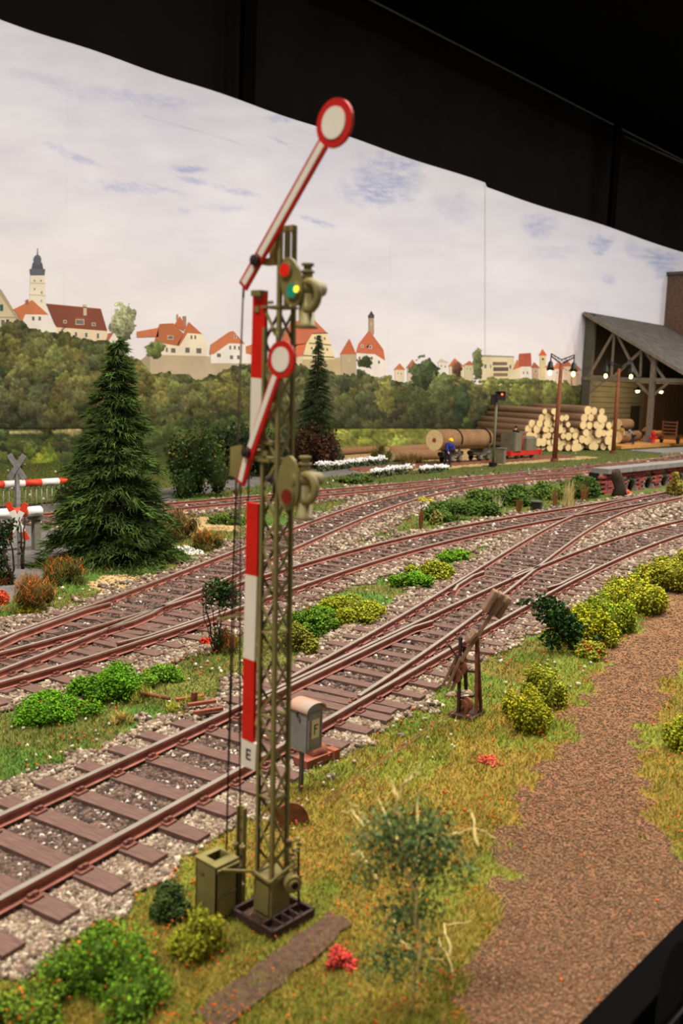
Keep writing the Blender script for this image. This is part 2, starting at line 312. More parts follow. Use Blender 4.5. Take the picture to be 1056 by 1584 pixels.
BALX = [tuple(at(*q)) for q in [(452, 850), (452, 818), (560, 785), (660, 755), (700, 757), (650, 790), (600, 820), (455, 876)]]
BALX2 = [tuple(at(*q)) for q in [(940, 800), (1056, 776), (1200, 765), (1200, 790), (1056, 802), (960, 830)]]
def zones(x, y):
    """0 grass, 1 ballast, 2 dirt path, 3 sand, 4 road"""
    w = vnoise(x, y, 1.1, 3, 1)-.5; w2 = vnoise(x, y, 3.3, 2, 2)-.5
    z = np.zeros(np.shape(x), int); xx = x+w*1.2+w2*.5; yy = y+w*1.0-w2*.5
    z[inpoly(xx, yy, PATH_W)] = 2
    z[(y < 3.35) & (x > 4)] = np.where(z[(y < 3.35) & (x > 4)] == 0, 2, 2)
    for P in SAND: z[inpoly(xx, yy, P)] = 3
    z[inpoly(x+w*.3, y+w*.3, ROAD)] = 4
    for P in (BALX, BALX2): z[inpoly(xx, yy, P)] = 1
    z[track_dist(x, y)+np.where((y < TA.y(x)) & (x < 30), .28, 0) < 1.72+w*1.1+w2*.7] = 1
    z[(np.abs(y-37)<1.0+w) & (x > 44) & (x < 74)] = 3
    return z
def height(x, y):
    h = G+.05*(vnoise(x, y, .35, 2, 3)-.5)+.03*(vnoise(x, y, 2.2, 2, 4)-.5)
    d = track_dist(x, y); return h-np.clip((2.0-d)/.6, 0, 1)*.02
def gcol(x, y, z):
    n = vnoise(x, y, .8, 3, 2); n2 = vnoise(x, y, 2.6, 3, 5); near = np.clip(1-(y-7.6)/2.5, 0, 1)[..., None]
    gr = np.array([94, 104, 46])*(1-near)+np.array([128, 114, 46])*near
    gr = gr*(.82+.36*n2[..., None])+np.where(n[..., None] > .55, np.array([-16, 6, 0]), np.array([10, -4, 4]))
    far = np.clip((np.hypot(x, y)-30)/25, 0, 1)[..., None]; gr = gr*(1-far)+np.array([84, 90, 46])*far
    ba = np.array([128, 108, 92])*(.8+.4*n2[..., None])
    pa = (np.array([128, 88, 64])*(1-.5*n[..., None])+np.array([116, 98, 64])*.5*n[..., None])*(.9+.2*n2[..., None])
    ctr = (np.min([c.dist(x, y) for c in COURSES], axis=0) < .68)[..., None]; ba = np.where(ctr, np.array([84, 68, 60])*(.7+.6*n2[..., None]), ba)
    out = gr.copy()
    for k, c in ((1, ba), (2, pa), (3, np.array([178, 150, 104])*(.9+.2*n2[..., None])), (4, np.array([112, 106, 100])*(.9+.2*n2[..., None]))): out = np.where((z == k)[..., None], c, out)
    return out
def ground():
    us = np.concatenate([np.arange(-6, 22, .11), 22*np.exp(np.linspace(0, math.log(150/22), 360))]); vs_ = np.concatenate([np.arange(2.98, 16, .11), 16*np.exp(np.linspace(0, math.log(52.5/16), 190))])
    X, Y = np.meshgrid(us, vs_, indexing='ij'); Z = height(X, Y); zo = zones(X, Y); col = gcol(X, Y, zo)
    nu, nv = X.shape; i = np.arange(nu-1)[:, None]*nv+np.arange(nv-1)[None]; Fq = np.stack([i, i+nv, i+nv+1, i+1], -1).reshape(-1, 4)
    o = soup('ground', np.stack([X, Y, Z], -1).reshape(-1, 3), Fq, col.reshape(-1, 3), 'ground', k=4); struct(o)
ground()
# ---- scattered cover, denser near the viewer
def scatter(n, pxr=(-260, 1320), pyr=(612, 1750), pw=1.0):
    px = rng.uniform(*pxr, n); py = pyr[0]+(pyr[1]-pyr[0])*rng.random(n)**pw
    x = np.empty(n); y = np.empty(n); ok = np.ones(n, bool)
    xx = px-CX; yy = CY-py; c, s = math.cos(ROLL), math.sin(ROLL); xl = c*xx-s*yy; yl = s*xx+c*yy
    a = xl/F_PX; b_ = math.cos(PITCH)+math.sin(PITCH)*yl/F_PX; dz = -math.sin(PITCH)+math.cos(PITCH)*yl/F_PX
    ok = dz < -.03; t = np.where(ok, (G-CAM_Z)/np.where(ok, dz, -1), 0)
    x = (b_*math.cos(YAW)+a*math.sin(YAW))*t; y = (b_*math.sin(YAW)-a*math.cos(YAW))*t
    ok &= (y > 3.03) & (y < 50.6) & (x < 130) & ~((x > 44.5) & (x < 79) & (y > 21.1) & (y < 22.4)); return x[ok], y[ok]
def cover():
    x, y = scatter(430000); z = zones(x, y); d = depth(x, y); hh = height(x, y)
    # ballast stones
    k = (z == 1); bx, by, bd = x[k], y[k], d[k]; s = np.clip(.017+.0018*bd, .028, .13)*rng.uniform(.6, 1.45, k.sum())
    keep = rng.random(k.sum()) < .95; td = np.min([c.dist(bx, by) for c in COURSES], axis=0); inner = td < .62
    P = np.stack([bx, by, hh[k]+np.where(td < 1.4, s*.05+np.clip((bd-14)/12, 0, 1)*.022, s*.3+rng.uniform(0, .03, k.sum()))], -1)
    pal = np.array([[164, 148, 124], [146, 124, 102], [186, 172, 148], [116, 94, 78], [152, 132, 114], [132, 108, 88], [100, 82, 68]])
    col = pal[rng.integers(0, len(pal), len(P))]*rng.uniform(.75, 1.1, (len(P), 1)); darkc = np.array([92, 74, 64])
    col[inner] = darkc*rng.uniform(.6, 1.35, (inner.sum(), 1)); wh = inner & (rng.random(len(P)) < .05); col[wh] = [190, 180, 165]
    V, Fq, cc = crumbs(P[keep], s[keep], col[keep], 'oct', .3, .8)
    tag(soup('ballast', V, Fq, cc, 'stone'), 'mixed grey and brown crushed stone ballast around the rails', 'ballast', kind='stuff')
    # grass fibres
    k = (z == 0); gx, gy, gd, gh = x[k], y[k], d[k], hh[k]
    n = vnoise(gx, gy, .9, 3, 2); near = np.clip(1-(gy-7.6)/2.5, 0, 1)[:, None]; far = np.clip((gd-30)/25, 0, 1)[:, None]
    col = (np.array([106, 118, 52])*(1-near)+np.array([148, 138, 58])*near); col = col*(1-far)+np.array([90, 98, 48])*far
    patch = vnoise(gx, gy, 1.7, 3, 4)[:, None]; col = np.where(patch > .58, col*np.array([.86, .95, .85]), col); col = col
    col = col*rng.uniform(.8, 1.2, (len(gx), 1))
    P = np.stack([gx, gy, gh-.01], -1); h = np.clip(.035+.0038*gd, .06, .16)*rng.uniform(.4, 1.3, len(gx))*(.6+.8*n)
    V, Fq, cc = blades(P, h, np.clip(.007+.0009*gd, .010, .05), col, 1.5)
    tag(soup('static_grass', V, Fq, cc), 'short olive and green fibre grass covering the verges', 'grass', kind='stuff')
    # dirt grains on the path
    k = (z == 2) & (rng.random(len(x)) < .8); P = np.stack([x[k], y[k], hh[k]+.006], -1)
    pal = np.array([[146, 104, 78], [120, 84, 62], [164, 126, 98], [130, 104, 72], [104, 78, 58], [142, 120, 90]])
    V, Fq, cc = crumbs(P, np.clip(.005+.0011*d[k], .010, .04)*rng.uniform(.6, 1.3, k.sum()), pal[rng.integers(0, 6, k.sum())]*rng.uniform(.8, 1.1, (k.sum(), 1)), 'tet', .4, .7)
    tag(soup('path_gravel', V, Fq, cc, 'stone'), 'fine reddish brown grit of the dirt path', 'gravel', kind='stuff')
    # sand and white specks
    k = (z == 3) & (rng.random(len(x)) < .3); P = np.stack([x[k], y[k], hh[k]+.01], -1)
    V, Fq, cc = crumbs(P, np.clip(.002*d[k], .03, .08), vary((182, 154, 108), k.sum(), .2), 'tet', .4, .6)
    tag(soup('sand', V, Fq, cc, 'stone'), 'pale tan sawdust and sand patches beyond the rear tracks', 'sand', kind='stuff')
    k = (z == 0) & (rng.random(len(x)) < .005) & (y > 7.2); P = np.stack([x[k], y[k], hh[k]+.03], -1)
    V, Fq, cc = crumbs(P, np.clip(.0024*d[k], .03, .08)*rng.uniform(.7, 1.3, k.sum()), vary((196, 184, 160), k.sum(), .15), 'oct', .3)
    tag(soup('stray_stones', V, Fq, cc, 'stone'), 'stray pale stones lying in the grass between the tracks', 'stones', kind='stuff')
    # orange flower flecks in drifts
    k = (z == 0) & (vnoise(x, y, 1.5, 3, 1) > .53) & (rng.random(len(x)) < .028); k |= (z == 0) & (rng.random(len(x)) < .004); k |= (z == 2) & (rng.random(len(x)) < .0012)
    P = np.stack([x[k], y[k], hh[k]+rng.uniform(.05, .13, k.sum())], -1)
    col = np.where(rng.random((k.sum(), 1)) < .8, [[206, 92, 34]], [[214, 60, 30]])
    V, Fq, cc = crumbs(P, np.clip(.006+.0012*d[k], .013, .045)*rng.uniform(.5, 1.3, k.sum()), vary(np.array([200, 96, 42]), k.sum(), .12, 14), 'tet', .5)
    tag(soup('flower_flecks', V, Fq, cc), 'tiny orange flower flecks scattered through the grass', 'flowers', kind='stuff')
cover()
# ================================================================ TRACKS
RT = 0.0; RB = -.135                                                # rail head top and rail foot
PROF = [(.036, RT), (.036, RT-.035), (.011, RT-.05), (.011, RB+.025), (.062, RB+.012), (.062, RB), (-.062, RB), (-.062, RB+.012), (-.011, RB+.025), (-.011, RT-.05), (-.036, RT-.035), (-.036, RT)]
def rail(P2, parent, name='rail', lab=None):
    P2 = np.asarray(P2); n = len(P2); T = np.gradient(P2, axis=0); T /= np.linalg.norm(T, axis=1)[:, None]; Nn = np.stack([-T[:, 1], T[:, 0]], -1)
    k = len(PROF); vs = [(P2[i, 0]+Nn[i, 0]*a, P2[i, 1]+Nn[i, 1]*a, z) for i in range(n) for a, z in PROF]
    b = MB()
    for j in range(k):
        jj = (j+1) % k; b.f += [(i*k+j, (i+1)*k+j, (i+1)*k+jj, i*k+jj) for i in range(n-1)]; b.m += [1 if j == k-1 else 0]*(n-1)
    b.f += [tuple(reversed(range(k))), tuple((n-1)*k+j for j in range(k))]; b.m += [0, 0]; b.v = vs; b.sm = [False]*len(b.f)
    return b.build(name, ['railside', 'railhead'], parent, lab)
_sl = MB()
_sl.add([(x*1.0, y, z) for x in (-1, 1) for y in (-.128, .128) for z in (-.11, 0)], [(0, 1, 3, 2), (4, 6, 7, 5), (0, 4, 5, 1), (2, 3, 7, 6), (0, 2, 6, 4), (1, 5, 7, 3)])
_slm = _sl.build('sleeper', 'sleeper'); SLEEPER = _slm.data; bpy.data.objects.remove(_slm)
_c = MB(); _c.box((0, 0, .012), (.30, .17, .024)); 
for sx in (-1, 1):
    _c.box((sx*.085, 0, .04), (.045, .12, .05)); _c.disc((sx*.105, 0, .055), (0, 0, 1), .022, .05, 6)
_co = _c.build('rail_chair', 'plate'); CHAIR = _co.data; bpy.data.objects.remove(_co)
def sleepers(course, parent, x0, x1, other=None):
    x = x0; i = 0
    while x < x1:
        m = float(course.m(x)); y = float(course.y(x)); L = 1.32; cx_, cy_ = x, y; ext = 0; two = False
        if other is not None:
            c1, c2, side = other
            if c2.x0+.5 < x < c2.x1:
                dd = float(c2.y(x)-c1.y(x))
                if abs(dd) < 2.5:
                    if course is c2: x += .66*math.cos(math.atan(m)); continue
                    ext = dd; two = True
        a = math.atan(m); nx, ny = -math.sin(a), math.cos(a)
        h = L+abs(ext)/2; sx_ = h; cx_ += nx*ext/2; cy_ += ny*ext/2
        o = bpy.data.objects.new('sleeper', SLEEPER); C.objects.link(o); o.parent = parent
        jr = random.uniform(-.012, .012)
        o.location = (cx_+random.uniform(-.02, .02), cy_+random.uniform(-.02, .02), RB-.003); o.rotation_euler = (0, 0, a+math.pi/2+jr); o.scale = (sx_*random.uniform(.97, 1.03), random.uniform(.93, 1.08), 1)
        if depth(x, y) < 26 and x > 2.5:
            for off in ((-.7175, .7175) if not two else (-.7175, .7175, ext-.7175, ext+.7175)):
                q = bpy.data.objects.new('rail_chair', CHAIR); C.objects.link(q); q.parent = o
                wx, wy = x+nx*off-o.location.x, y+ny*off-o.location.y
                r_ = o.rotation_euler.z; lx = wx*math.cos(r_)+wy*math.sin(r_); ly = -wx*math.sin(r_)+wy*math.cos(r_)
                q.location = (lx/o.scale.x, ly/o.scale.y, .002); q.scale = (1/o.scale.x, 1/o.scale.y, 1)
        x += .66*math.cos(a); i += 1
def track(course, label, other=None, sl=None):
    t = thing('railway_track', label, 'track', (0, 0, 0))
    for sg in (1, -1): rail(course.pts(off=sg*GAUGE/2), t)
    sleepers(course, t, *(sl or (course.x0, course.x1)), other)
    return t
tA = track(TA, 'nearest track with bright worn rails running past the signal foot', (TA, TB, 1), (-4, 74))
tB = track(TB, 'curved branch track leaving the nearest track at the turnout beside the weights', (TA, TB, 1), (11.2, 79))
t2 = track(T2, 'second track from the front passing behind the red and white mast board', (T2, T3, 1) if False else None, (-4, 79))
t3 = track(T3, 'third track crossing the second at the left and curving in below the dark fir', None, (-4, 55))
t4 = track(T4, 'rearmost standard track in front of the white flower rows', None, (18, 119))
def extra(course, off, x0, x1, par, name, flare=.12):               # guard rails and wing rails with bent ends
    P = course.pts(x0, x1, off); 
    if len(P) < 4: return
    n = course.pts(x0, x1, off+math.copysign(flare, -off)); P[0] = n[0]; P[-1] = n[-1]; rail(P, par, name)
extra(TA, GAUGE/2-.12, 9.5, 17, tA, 'switch_blade'); None
extra(TA, -GAUGE/2+.13, 21.5, 26, tA, 'guard_rail'); extra(TB, GAUGE/2-.13, 19.5, 23, tB, 'guard_rail')
extra(T2, -GAUGE/2+.13, 10.2, 14, t2, 'guard_rail'); extra(T3, GAUGE/2-.13, 8.8, 12.6, t3, 'guard_rail')
extra(TA, GAUGE/2+.13, 22.0, 24.5, tA, 'wing_rail'); extra(T3, -GAUGE/2-.13, 10.5, 13, t3, 'wing_rail')
# ================================================================ BACKDROP: flat painted boards (everything in this section is print on them)
def brd(px, py, k=0): x, y, z = at_y(px, py, BY-.02*k); return (x, y, z)
def v_at_y(PX, PY, Y):
    xx = PX-CX; yy = CY-PY; c, s = math.cos(ROLL), math.sin(ROLL); xl = c*xx-s*yy; yl = s*xx+c*yy
    a = xl/F_PX; b_ = math.cos(PITCH)+math.sin(PITCH)*yl/F_PX; dz = -math.sin(PITCH)+math.cos(PITCH)*yl/F_PX
    dx = b_*math.cos(YAW)+a*math.sin(YAW); dy = b_*math.sin(YAW)-a*math.cos(YAW); t = Y/dy
    return np.stack([dx*t, np.full_like(t, Y), dz*t+CAM_Z], -1)
BACK = thing('scenic_backdrop', 'flat painted backdrop boards showing clouds, a hillside wood and an old walled town', 'backdrop', (0, 0, 0))
STREAKS = [(150, 145, 90, 13, .12, .22), (245, 158, 70, 12, .15, .34), (110, 240, 55, 7, .38, .45), (292, 263, 32, 7, .03, .75), (300, 281, 34, 6, .1, .5), (190, 290, 70, 9, .12, .4), (255, 292, 50, 4, .3, .35), (365, 297, 42, 6, .22, .5), (345, 322, 50, 6, .05, .3), (285, 325, 12, 5, 0, .35),
 (492, 344, 36, 5, .28, .6), (435, 184, 34, 6, .02, .55), (430, 218, 22, 3, .35, .5), (600, 285, 62, 40, .1, .62), (560, 300, 50, 20, .1, .4), (625, 250, 40, 14, .1, .4), (700, 320, 40, 24, .2, .22), (835, 352, 34, 20, .1, .5), (930, 378, 22, 16, 0, .75), (1022, 405, 32, 22, .2, .75), (940, 434, 14, 8, 0, .5), (860, 390, 40, 14, 0, .25), (990, 390, 30, 14, .3, .3), (60, 120, 60, 10, .2, .22), (340, 130, 90, 9, .35, .2), (-120, 180, 90, 14, .2, .4), (1120, 470, 50, 30, 0, .5)]
def sky(PX, PY):
    n = vnoise(PX, PY*2.2, 1/130, 4, 0)[..., None]; n2 = vnoise(PX-PY*.3, PY*3.5, 1/55, 4, 3)[..., None]
    t = np.clip((PY-150-.25*PX)/350, 0, 1)[..., None]
    c = np.array([220, 218, 230])*(1-t)+np.array([226, 218, 216])*t; c = c+(n-.5)*26*np.array([1, 1, .7])+(n2-.5)*12*(1-t)
    fine = vnoise(PX*.25+PY*.1, PY*1.3, 1/3.2, 3, 4); wob = vnoise(PX, PY, 1/14, 3, 2)-.5
    for sx, sy, L, T_, a, st in STREAKS:
        dx = PX-sx; dy = PY-sy; u = (dx*math.cos(a)+dy*math.sin(a))/L; v = (-dx*math.sin(a)+dy*math.cos(a)+wob*T_*1.2+u*u*T_*.4)/T_
        m = np.clip(1-(u*u+v*v), 0, 1)**.7*st*np.clip(fine*2.0-.35, .1, 1.1); c = c*(1-m[..., None])+np.array([150, 160, 204])*m[..., None]
    for x1, y1, x2, y2 in ((220, 178, 420, 236),):
        tt = np.clip((PX-x1)/(x2-x1), 0, 1); m = np.clip(1-np.abs(PY-(y1+(y2-y1)*tt)), 0, 1)*((PX > x1) & (PX < x2))*.07; c = c*(1-m[..., None])
    for sx in (100, 603, 926): m = np.clip(1.2-np.abs(PX-sx-(PY-400)*-.02), 0, 1)*.02; c = c*(1-m[..., None])
    return c
def topline(px): return 28+.3378*px+np.where(px > 750, 8-.01*(px-750), 2.0)+1.2*np.sin(px/31.)
def grid_faces(nu, nv):
    i = np.arange(nu-1)[:, None]*nv+np.arange(nv-1)[None]; return np.stack([i, i+1, i+nv+1, i+nv], -1)
for a, b_ in ((-330, 750), (750, 1330)):
    u = np.arange(a, b_+.1, 3 if a < 0 else 2.998); v = np.linspace(0, 1, 240); U, Vv = np.meshgrid(u, v, indexing='ij')
    PY = topline(U)*(1-Vv)+800*Vv; P = v_at_y(U, PY, BY); col = sky(U, PY)
    Fq = grid_faces(*U.shape).reshape(-1, 4); V = P.reshape(-1, 3); V[:, 2] = np.maximum(V[:, 2], G-.3)
    o = soup('backdrop_board', V, Fq, col.reshape(-1, 3), 'print', BACK, k=4)
    md = o.modifiers.new('thick', 'SOLIDIFY'); md.thickness = .5; md.offset = -1
# --- wood and meadow, painted in many small dabs
def paint(poly_top, x0, x1, ybot, step, dabs, base_fn, name, k, seed, dark=1.0):
    r = np.random.default_rng(seed); u = np.arange(x0, x1, step); y0 = min(poly_top[1])-14; v = np.arange(y0, ybot, step); U, Vv = np.meshgrid(u, v, indexing='ij')
    top = np.interp(U, *poly_top); edge = (vnoise(U, Vv, 1/9, 3, seed)-.5)*14+(vnoise(U, Vv, 1/28, 2, seed+1)-.5)*12
    mask = Vv > top+edge; col = base_fn(U, Vv)
    for i in range(dabs):
        cx_ = r.uniform(x0, x1); cy_ = y0+(ybot-y0)*(i/dabs); R = r.uniform(5, 17); c = base_fn(np.array([cx_]), np.array([cy_]))[0]
        c = c*r.uniform(.76, 1.22)+r.uniform(-4, 4, 3)
        i0 = int((cx_-R*1.2-x0)/step); i1 = int((cx_+R*1.2-x0)/step)+1; j0 = int((cy_-R*1.2-y0)/step); j1 = int((cy_+R*1.2-y0)/step)+1
        i0, j0 = max(i0, 0), max(j0, 0); uu = U[i0:i1, j0:j1]; vv = Vv[i0:i1, j0:j1]
        if uu.size == 0: continue
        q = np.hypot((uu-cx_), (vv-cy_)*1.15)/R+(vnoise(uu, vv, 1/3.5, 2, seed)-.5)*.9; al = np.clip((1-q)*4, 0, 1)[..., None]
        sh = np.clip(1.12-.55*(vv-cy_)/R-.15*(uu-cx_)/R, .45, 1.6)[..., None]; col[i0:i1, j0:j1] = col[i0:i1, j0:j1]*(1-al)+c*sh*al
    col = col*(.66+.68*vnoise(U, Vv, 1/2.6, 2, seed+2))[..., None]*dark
    Fq = grid_faces(*U.shape); mk = mask[:-1, :-1] & mask[1:, 1:]; Fq = Fq[mk]; used, inv = np.unique(Fq.ravel(), return_inverse=True)
    P = v_at_y(U.ravel()[used], Vv.ravel()[used], BY-.02*k); P[:, 2] = np.maximum(P[:, 2], G-.3)
    return soup(name, P, inv.reshape(-1, 4), col.reshape(-1, 3)[used], 'print', BACK, k=4)
def forest(U, V):
    n = vnoise(U, V, 1/34, 2, 1)[..., None]; lo = np.array([52, 56, 36]); hi = np.array([88, 88, 54]); c = lo*(1-n)+hi*n
    n2 = vnoise(U, V, 1/60, 2, 4)[..., None]; c = c+np.where(n2 > .55, np.array([9, 4, -2]), 0)
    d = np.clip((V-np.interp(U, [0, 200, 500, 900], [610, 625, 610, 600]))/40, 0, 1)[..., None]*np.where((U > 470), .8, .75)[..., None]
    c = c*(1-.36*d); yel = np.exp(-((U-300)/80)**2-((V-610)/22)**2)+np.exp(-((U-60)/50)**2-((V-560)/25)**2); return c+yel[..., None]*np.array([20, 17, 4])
def meadow(U, V):
    n = vnoise(U*.35, V*1.6, 1/9, 3, 2)[..., None]; c = np.array([92, 98, 44])*(1-n)+np.array([128, 126, 62])*n
    for y0, hgt, cc, st in ((641, 4, (52, 58, 32), .7), (656, 4, (56, 62, 32), .75), (650, 1.5, (150, 138, 90), .7), (668, 3, (96, 104, 48), .4)):
        m = np.clip(1.3-np.abs(V-y0-2*np.sin(U/40))/hgt, 0, 1)[..., None]*st*(U > 440)[..., None]; c = c*(1-m)+np.array(cc)*m
    lft = (U < 460)[..., None]; c = np.where(lft, np.array([60, 66, 36])*(.8+.5*n), c)
    m = (np.clip(1.5-np.abs(V-668-(U-60)*-.02)/2.2, 0, 1)*(U > 15)*(U < 128))[..., None]; c = c*(1-m)+np.array([168, 150, 104])*m
    g = np.clip((U-690)/20, 0, 1)[..., None]; c = c*(1-g)+np.array([84, 104, 46])*(.8+.4*n)*g; return c
FT = ([-330, 0, 30, 60, 100, 140, 170, 200, 232, 262, 300, 330, 350, 400, 440, 470, 500, 530, 560, 600, 640, 700, 750, 800, 850, 895, 950, 1200],
      [500, 505, 498, 508, 512, 524, 532, 548, 574, 576, 584, 578, 570, 560, 566, 562, 574, 578, 574, 582, 588, 582, 590, 588, 592, 596, 600, 610])
paint((FT[0], [640]*28), -330, 1150, 790, 2.2, 500, meadow, 'printed_meadow', 1, 11)
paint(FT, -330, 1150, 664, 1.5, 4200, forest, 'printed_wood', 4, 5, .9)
LT = ([-330, 10, 60, 100, 140, 200, 300, 440], [668, 672, 688, 680, 676, 664, 640, 640])
def hedge(U, V):
    n = vnoise(U, V, 1/16, 2, 3)[..., None]; c = np.array([40, 46, 26])*(1-n)+np.array([74, 80, 38])*n; y = (np.exp(-((U-60)/26)**2-((V-718)/14)**2)*.9)[..., None]; return c+y*np.array([60, 62, 10])
paint(LT, -330, 440, 790, 1.8, 900, hedge, 'printed_hedge', 5, 8)
def ptree(name, cx_, cy_, rx, ry, col, k, seed, trunk=None, label=None):
    r = np.random.default_rng(seed); st = 1.3; u = np.arange(cx_-rx*1.3, cx_+rx*1.3, st); v = np.arange(cy_-ry*1.2, cy_+ry*1.2, st); U, V = np.meshgrid(u, v, indexing='ij')
    e = np.hypot((U-cx_)/rx, (V-cy_)/ry)+(vnoise(U, V, 1/5, 3, seed)-.5)*.75+(vnoise(U, V, 1/13, 2, seed+1)-.5)*.4; mask = e < .98
    c = np.array(col, float)[None, None]*(.55+.8*vnoise(U, V, 1/2.4, 3, seed))[..., None]*np.clip(1.15-.35*(V-cy_)/ry-.2*(U-cx_)/rx, .5, 1.5)[..., None]
    c = c*(.7+.6*vnoise(U, V, 1/8, 2, seed+2))[..., None]; Fq = grid_faces(*U.shape)[mask[:-1, :-1] & mask[1:, 1:]]; used, inv = np.unique(Fq.ravel(), return_inverse=True)
    o = soup(name, v_at_y(U.ravel()[used], V.ravel()[used], BY-.02*k), inv.reshape(-1, 4), c.reshape(-1, 3)[used], 'print', BACK, k=4)
    if trunk:
        b = MB(); b.add([brd(cx_+dx, y, k-1) for dx, y in ((-1.5, cy_), (-1.8, trunk), (1.8, trunk), (1.5, cy_))], [(0, 1, 2, 3)]); b.build('printed_trunk', mp((170, 156, 128)), o)
    return o
_mp = {}
def mp(c, var=.08, sc=.8):
    c = tuple(c)
    if c not in _mp: _mp[c] = mat('print_%d_%d_%d' % c, c, .75, 0, var, sc, spec=.1)
    return _mp[c]
def flat(name, pts, col, k, parent=None, par_label=None):
    b = MB(); b.poly([brd(x, y, k) for x, y in pts], (0, 1, 0), .012); return b.build(name, mp(col), parent or BACK, par_label)
def house(wall, wc, roofs, k, wins=(), name='printed_house', extra=(), lab=None):
    h = flat(name, wall, wc, k, None, lab)
    for rp, rc in roofs: flat('roof', rp, rc, k+.4, h)
    for x, y, w, hh in wins:
        wn = flat('window', [(x, y), (x+w, y+.3), (x+w, y+hh+.3), (x, y+hh)], (226, 214, 190), k+.5, h)
        flat('pane', [(x+.6, y+.6), (x+w-.6, y+.8), (x+w-.6, y+hh-.3), (x+.6, y+hh-.6)], (112, 104, 96), k+.6, wn)
    for nm, pts, c in extra: flat(nm, pts, c, k+.7, h)
    return h
OR = (194, 116, 78); OR2 = (176, 104, 76); CRM = (216, 198, 166); WH = (226, 216, 204); STN = (184, 164, 134)
house([(-60, 455), (0, 449), (28, 492), (28, 560), (-60, 560)], (196, 180, 146), [([(-60, 400), (-4, 446), (2, 448), (30, 494), (26, 494), (0, 456), (-60, 460)], (170, 150, 120))], 1.2, [(1, 494, 7, 10)], extra=[('shutter', [(10, 494), (14, 494), (14, 505), (10, 505)], (52, 84, 66)), ('shutter', [(0, 471), (5, 471), (5, 481), (0, 481)], (60, 92, 76)), ('string_course', [(-60, 489), (28, 490), (28, 492), (-60, 491)], (168, 148, 116))])
ch = house([(47, 425), (69, 425), (69.5, 446), (72, 500), (45, 500)], (224, 212, 188), [([(46, 416), (70, 416), (69, 426), (47, 426)], (96, 96, 104)), ([(51, 406), (65, 406), (67, 416), (49, 416)], (84, 84, 94)), ([(58.0, 384), (58.8, 384), (59, 396), (57.6, 396)], (110, 104, 100))], 1.2, [(52, 432, 3, 4), (62, 432, 3, 4), (52, 445, 3, 4), (63, 450, 3, 5), (63, 463, 2.5, 5)], 'printed_church_tower', [('ledge', [(46.5, 437), (70, 438), (70, 439), (46.5, 438)], (190, 172, 146)), ('ledge', [(46, 455), (71, 457), (71, 458), (46, 456)], (190, 172, 146))])
flat('dome', [(58+6*math.cos(a), 402+8*math.sin(a)) for a in np.linspace(0, 2*math.pi, 14, endpoint=False)], (92, 92, 102), 1.8, ch); flat('finial', [(56.5, 399), (58.3, 388), (60, 399)], (104, 100, 100), 1.9, ch)
house([(31, 498), (38, 485), (72, 485), (88, 507), (88, 540), (31, 540)], WH, [([(20, 479), (50, 464), (75, 487), (39, 486), (34, 499), (24, 481)], OR)], 2.2, [(49, 489, 5, 7), (59, 489, 5, 7), (34, 507, 4, 6)], extra=[('chimney', [(40, 464), (44, 463), (44, 471), (40, 471)], (150, 98, 70))])
house([(86, 504), (166, 509), (166, 545), (86, 540)], (222, 198, 164), [([(72, 470), (156, 478), (166, 512), (87, 506)], (128, 74, 58))], 2, [(102, 512, 5, 8), (115, 513, 5, 8), (131, 514, 5, 8), (149, 515, 5, 9), (117, 494, 13, 8), (142, 499, 6, 5), (98, 495, 5, 5)], extra=[('chimney', [(129, 471), (134, 471), (134, 488), (129, 488)], (190, 172, 146)), ('dormer_roof', [(114, 491), (118, 494), (131, 494), (128, 491)], (150, 84, 62)), ('ridge', [(72, 469.4), (156, 477.4), (156, 478.6), (72, 470.6)], (166, 106, 80))])
house([(166, 530), (176, 515), (189, 532), (189, 545), (166, 545)], WH, [([(164, 527), (167, 516), (176, 514), (166, 531)], OR2)], 2, [(174, 526, 3, 4)])
house([(239, 529), (275, 535), (288, 515), (313, 517), (321, 532), (320, 551), (239, 549)], (228, 212, 184), [([(212, 513), (245, 507), (245, 521), (212, 522)], OR), ([(239, 529), (247, 501), (268, 500), (284, 516), (275, 535)], (176, 104, 70)), ([(270, 503), (278, 489), (288, 506), (284, 512)], (184, 100, 66)), ([(284, 516), (292, 498), (313, 517), (290, 515), (277, 536), (274, 533)], (186, 108, 70))], 2, [(294, 518, 4, 7), (300, 518, 4, 7), (245, 533, 5, 8), (256, 537, 4, 8), (264, 538, 8, 8), (286, 537, 8, 9), (303, 538, 9, 9), (259, 519, 9, 6)], extra=[('chimney', [(273.5, 486), (275.5, 486), (275.5, 495), (273.5, 495)], (176, 130, 96)), ('chimney', [(283, 489), (288, 489), (288, 506), (283, 504)], (160, 124, 94))])
flat('printed_town_wall', [(232, 546), (352, 553), (420, 556), (420, 596), (232, 596)], STN, 1.6)
w = flat('printed_wall_end', [(214, 560), (232, 546), (232, 600), (214, 600)], (160, 142, 112), 1.5)
house([(326, 535), (354, 531), (376, 531), (389, 552), (389, 562), (326, 562)], WH, [([(326, 533), (355, 513), (361, 512), (379, 532), (354, 531), (330, 548), (324, 548)], OR)], 2.2, [(354, 534, 4, 7), (361, 534, 4, 7), (368, 535, 4, 7), (355, 549, 6, 7), (366, 549, 6, 7), (335, 546, 7, 7), (362, 518, 4, 5)])
house([(388, 548), (398, 533), (404, 540), (404, 560), (388, 560)], (224, 190, 150), [([(380, 536), (392, 532), (400, 534), (390, 549), (380, 547)], OR)], 2)
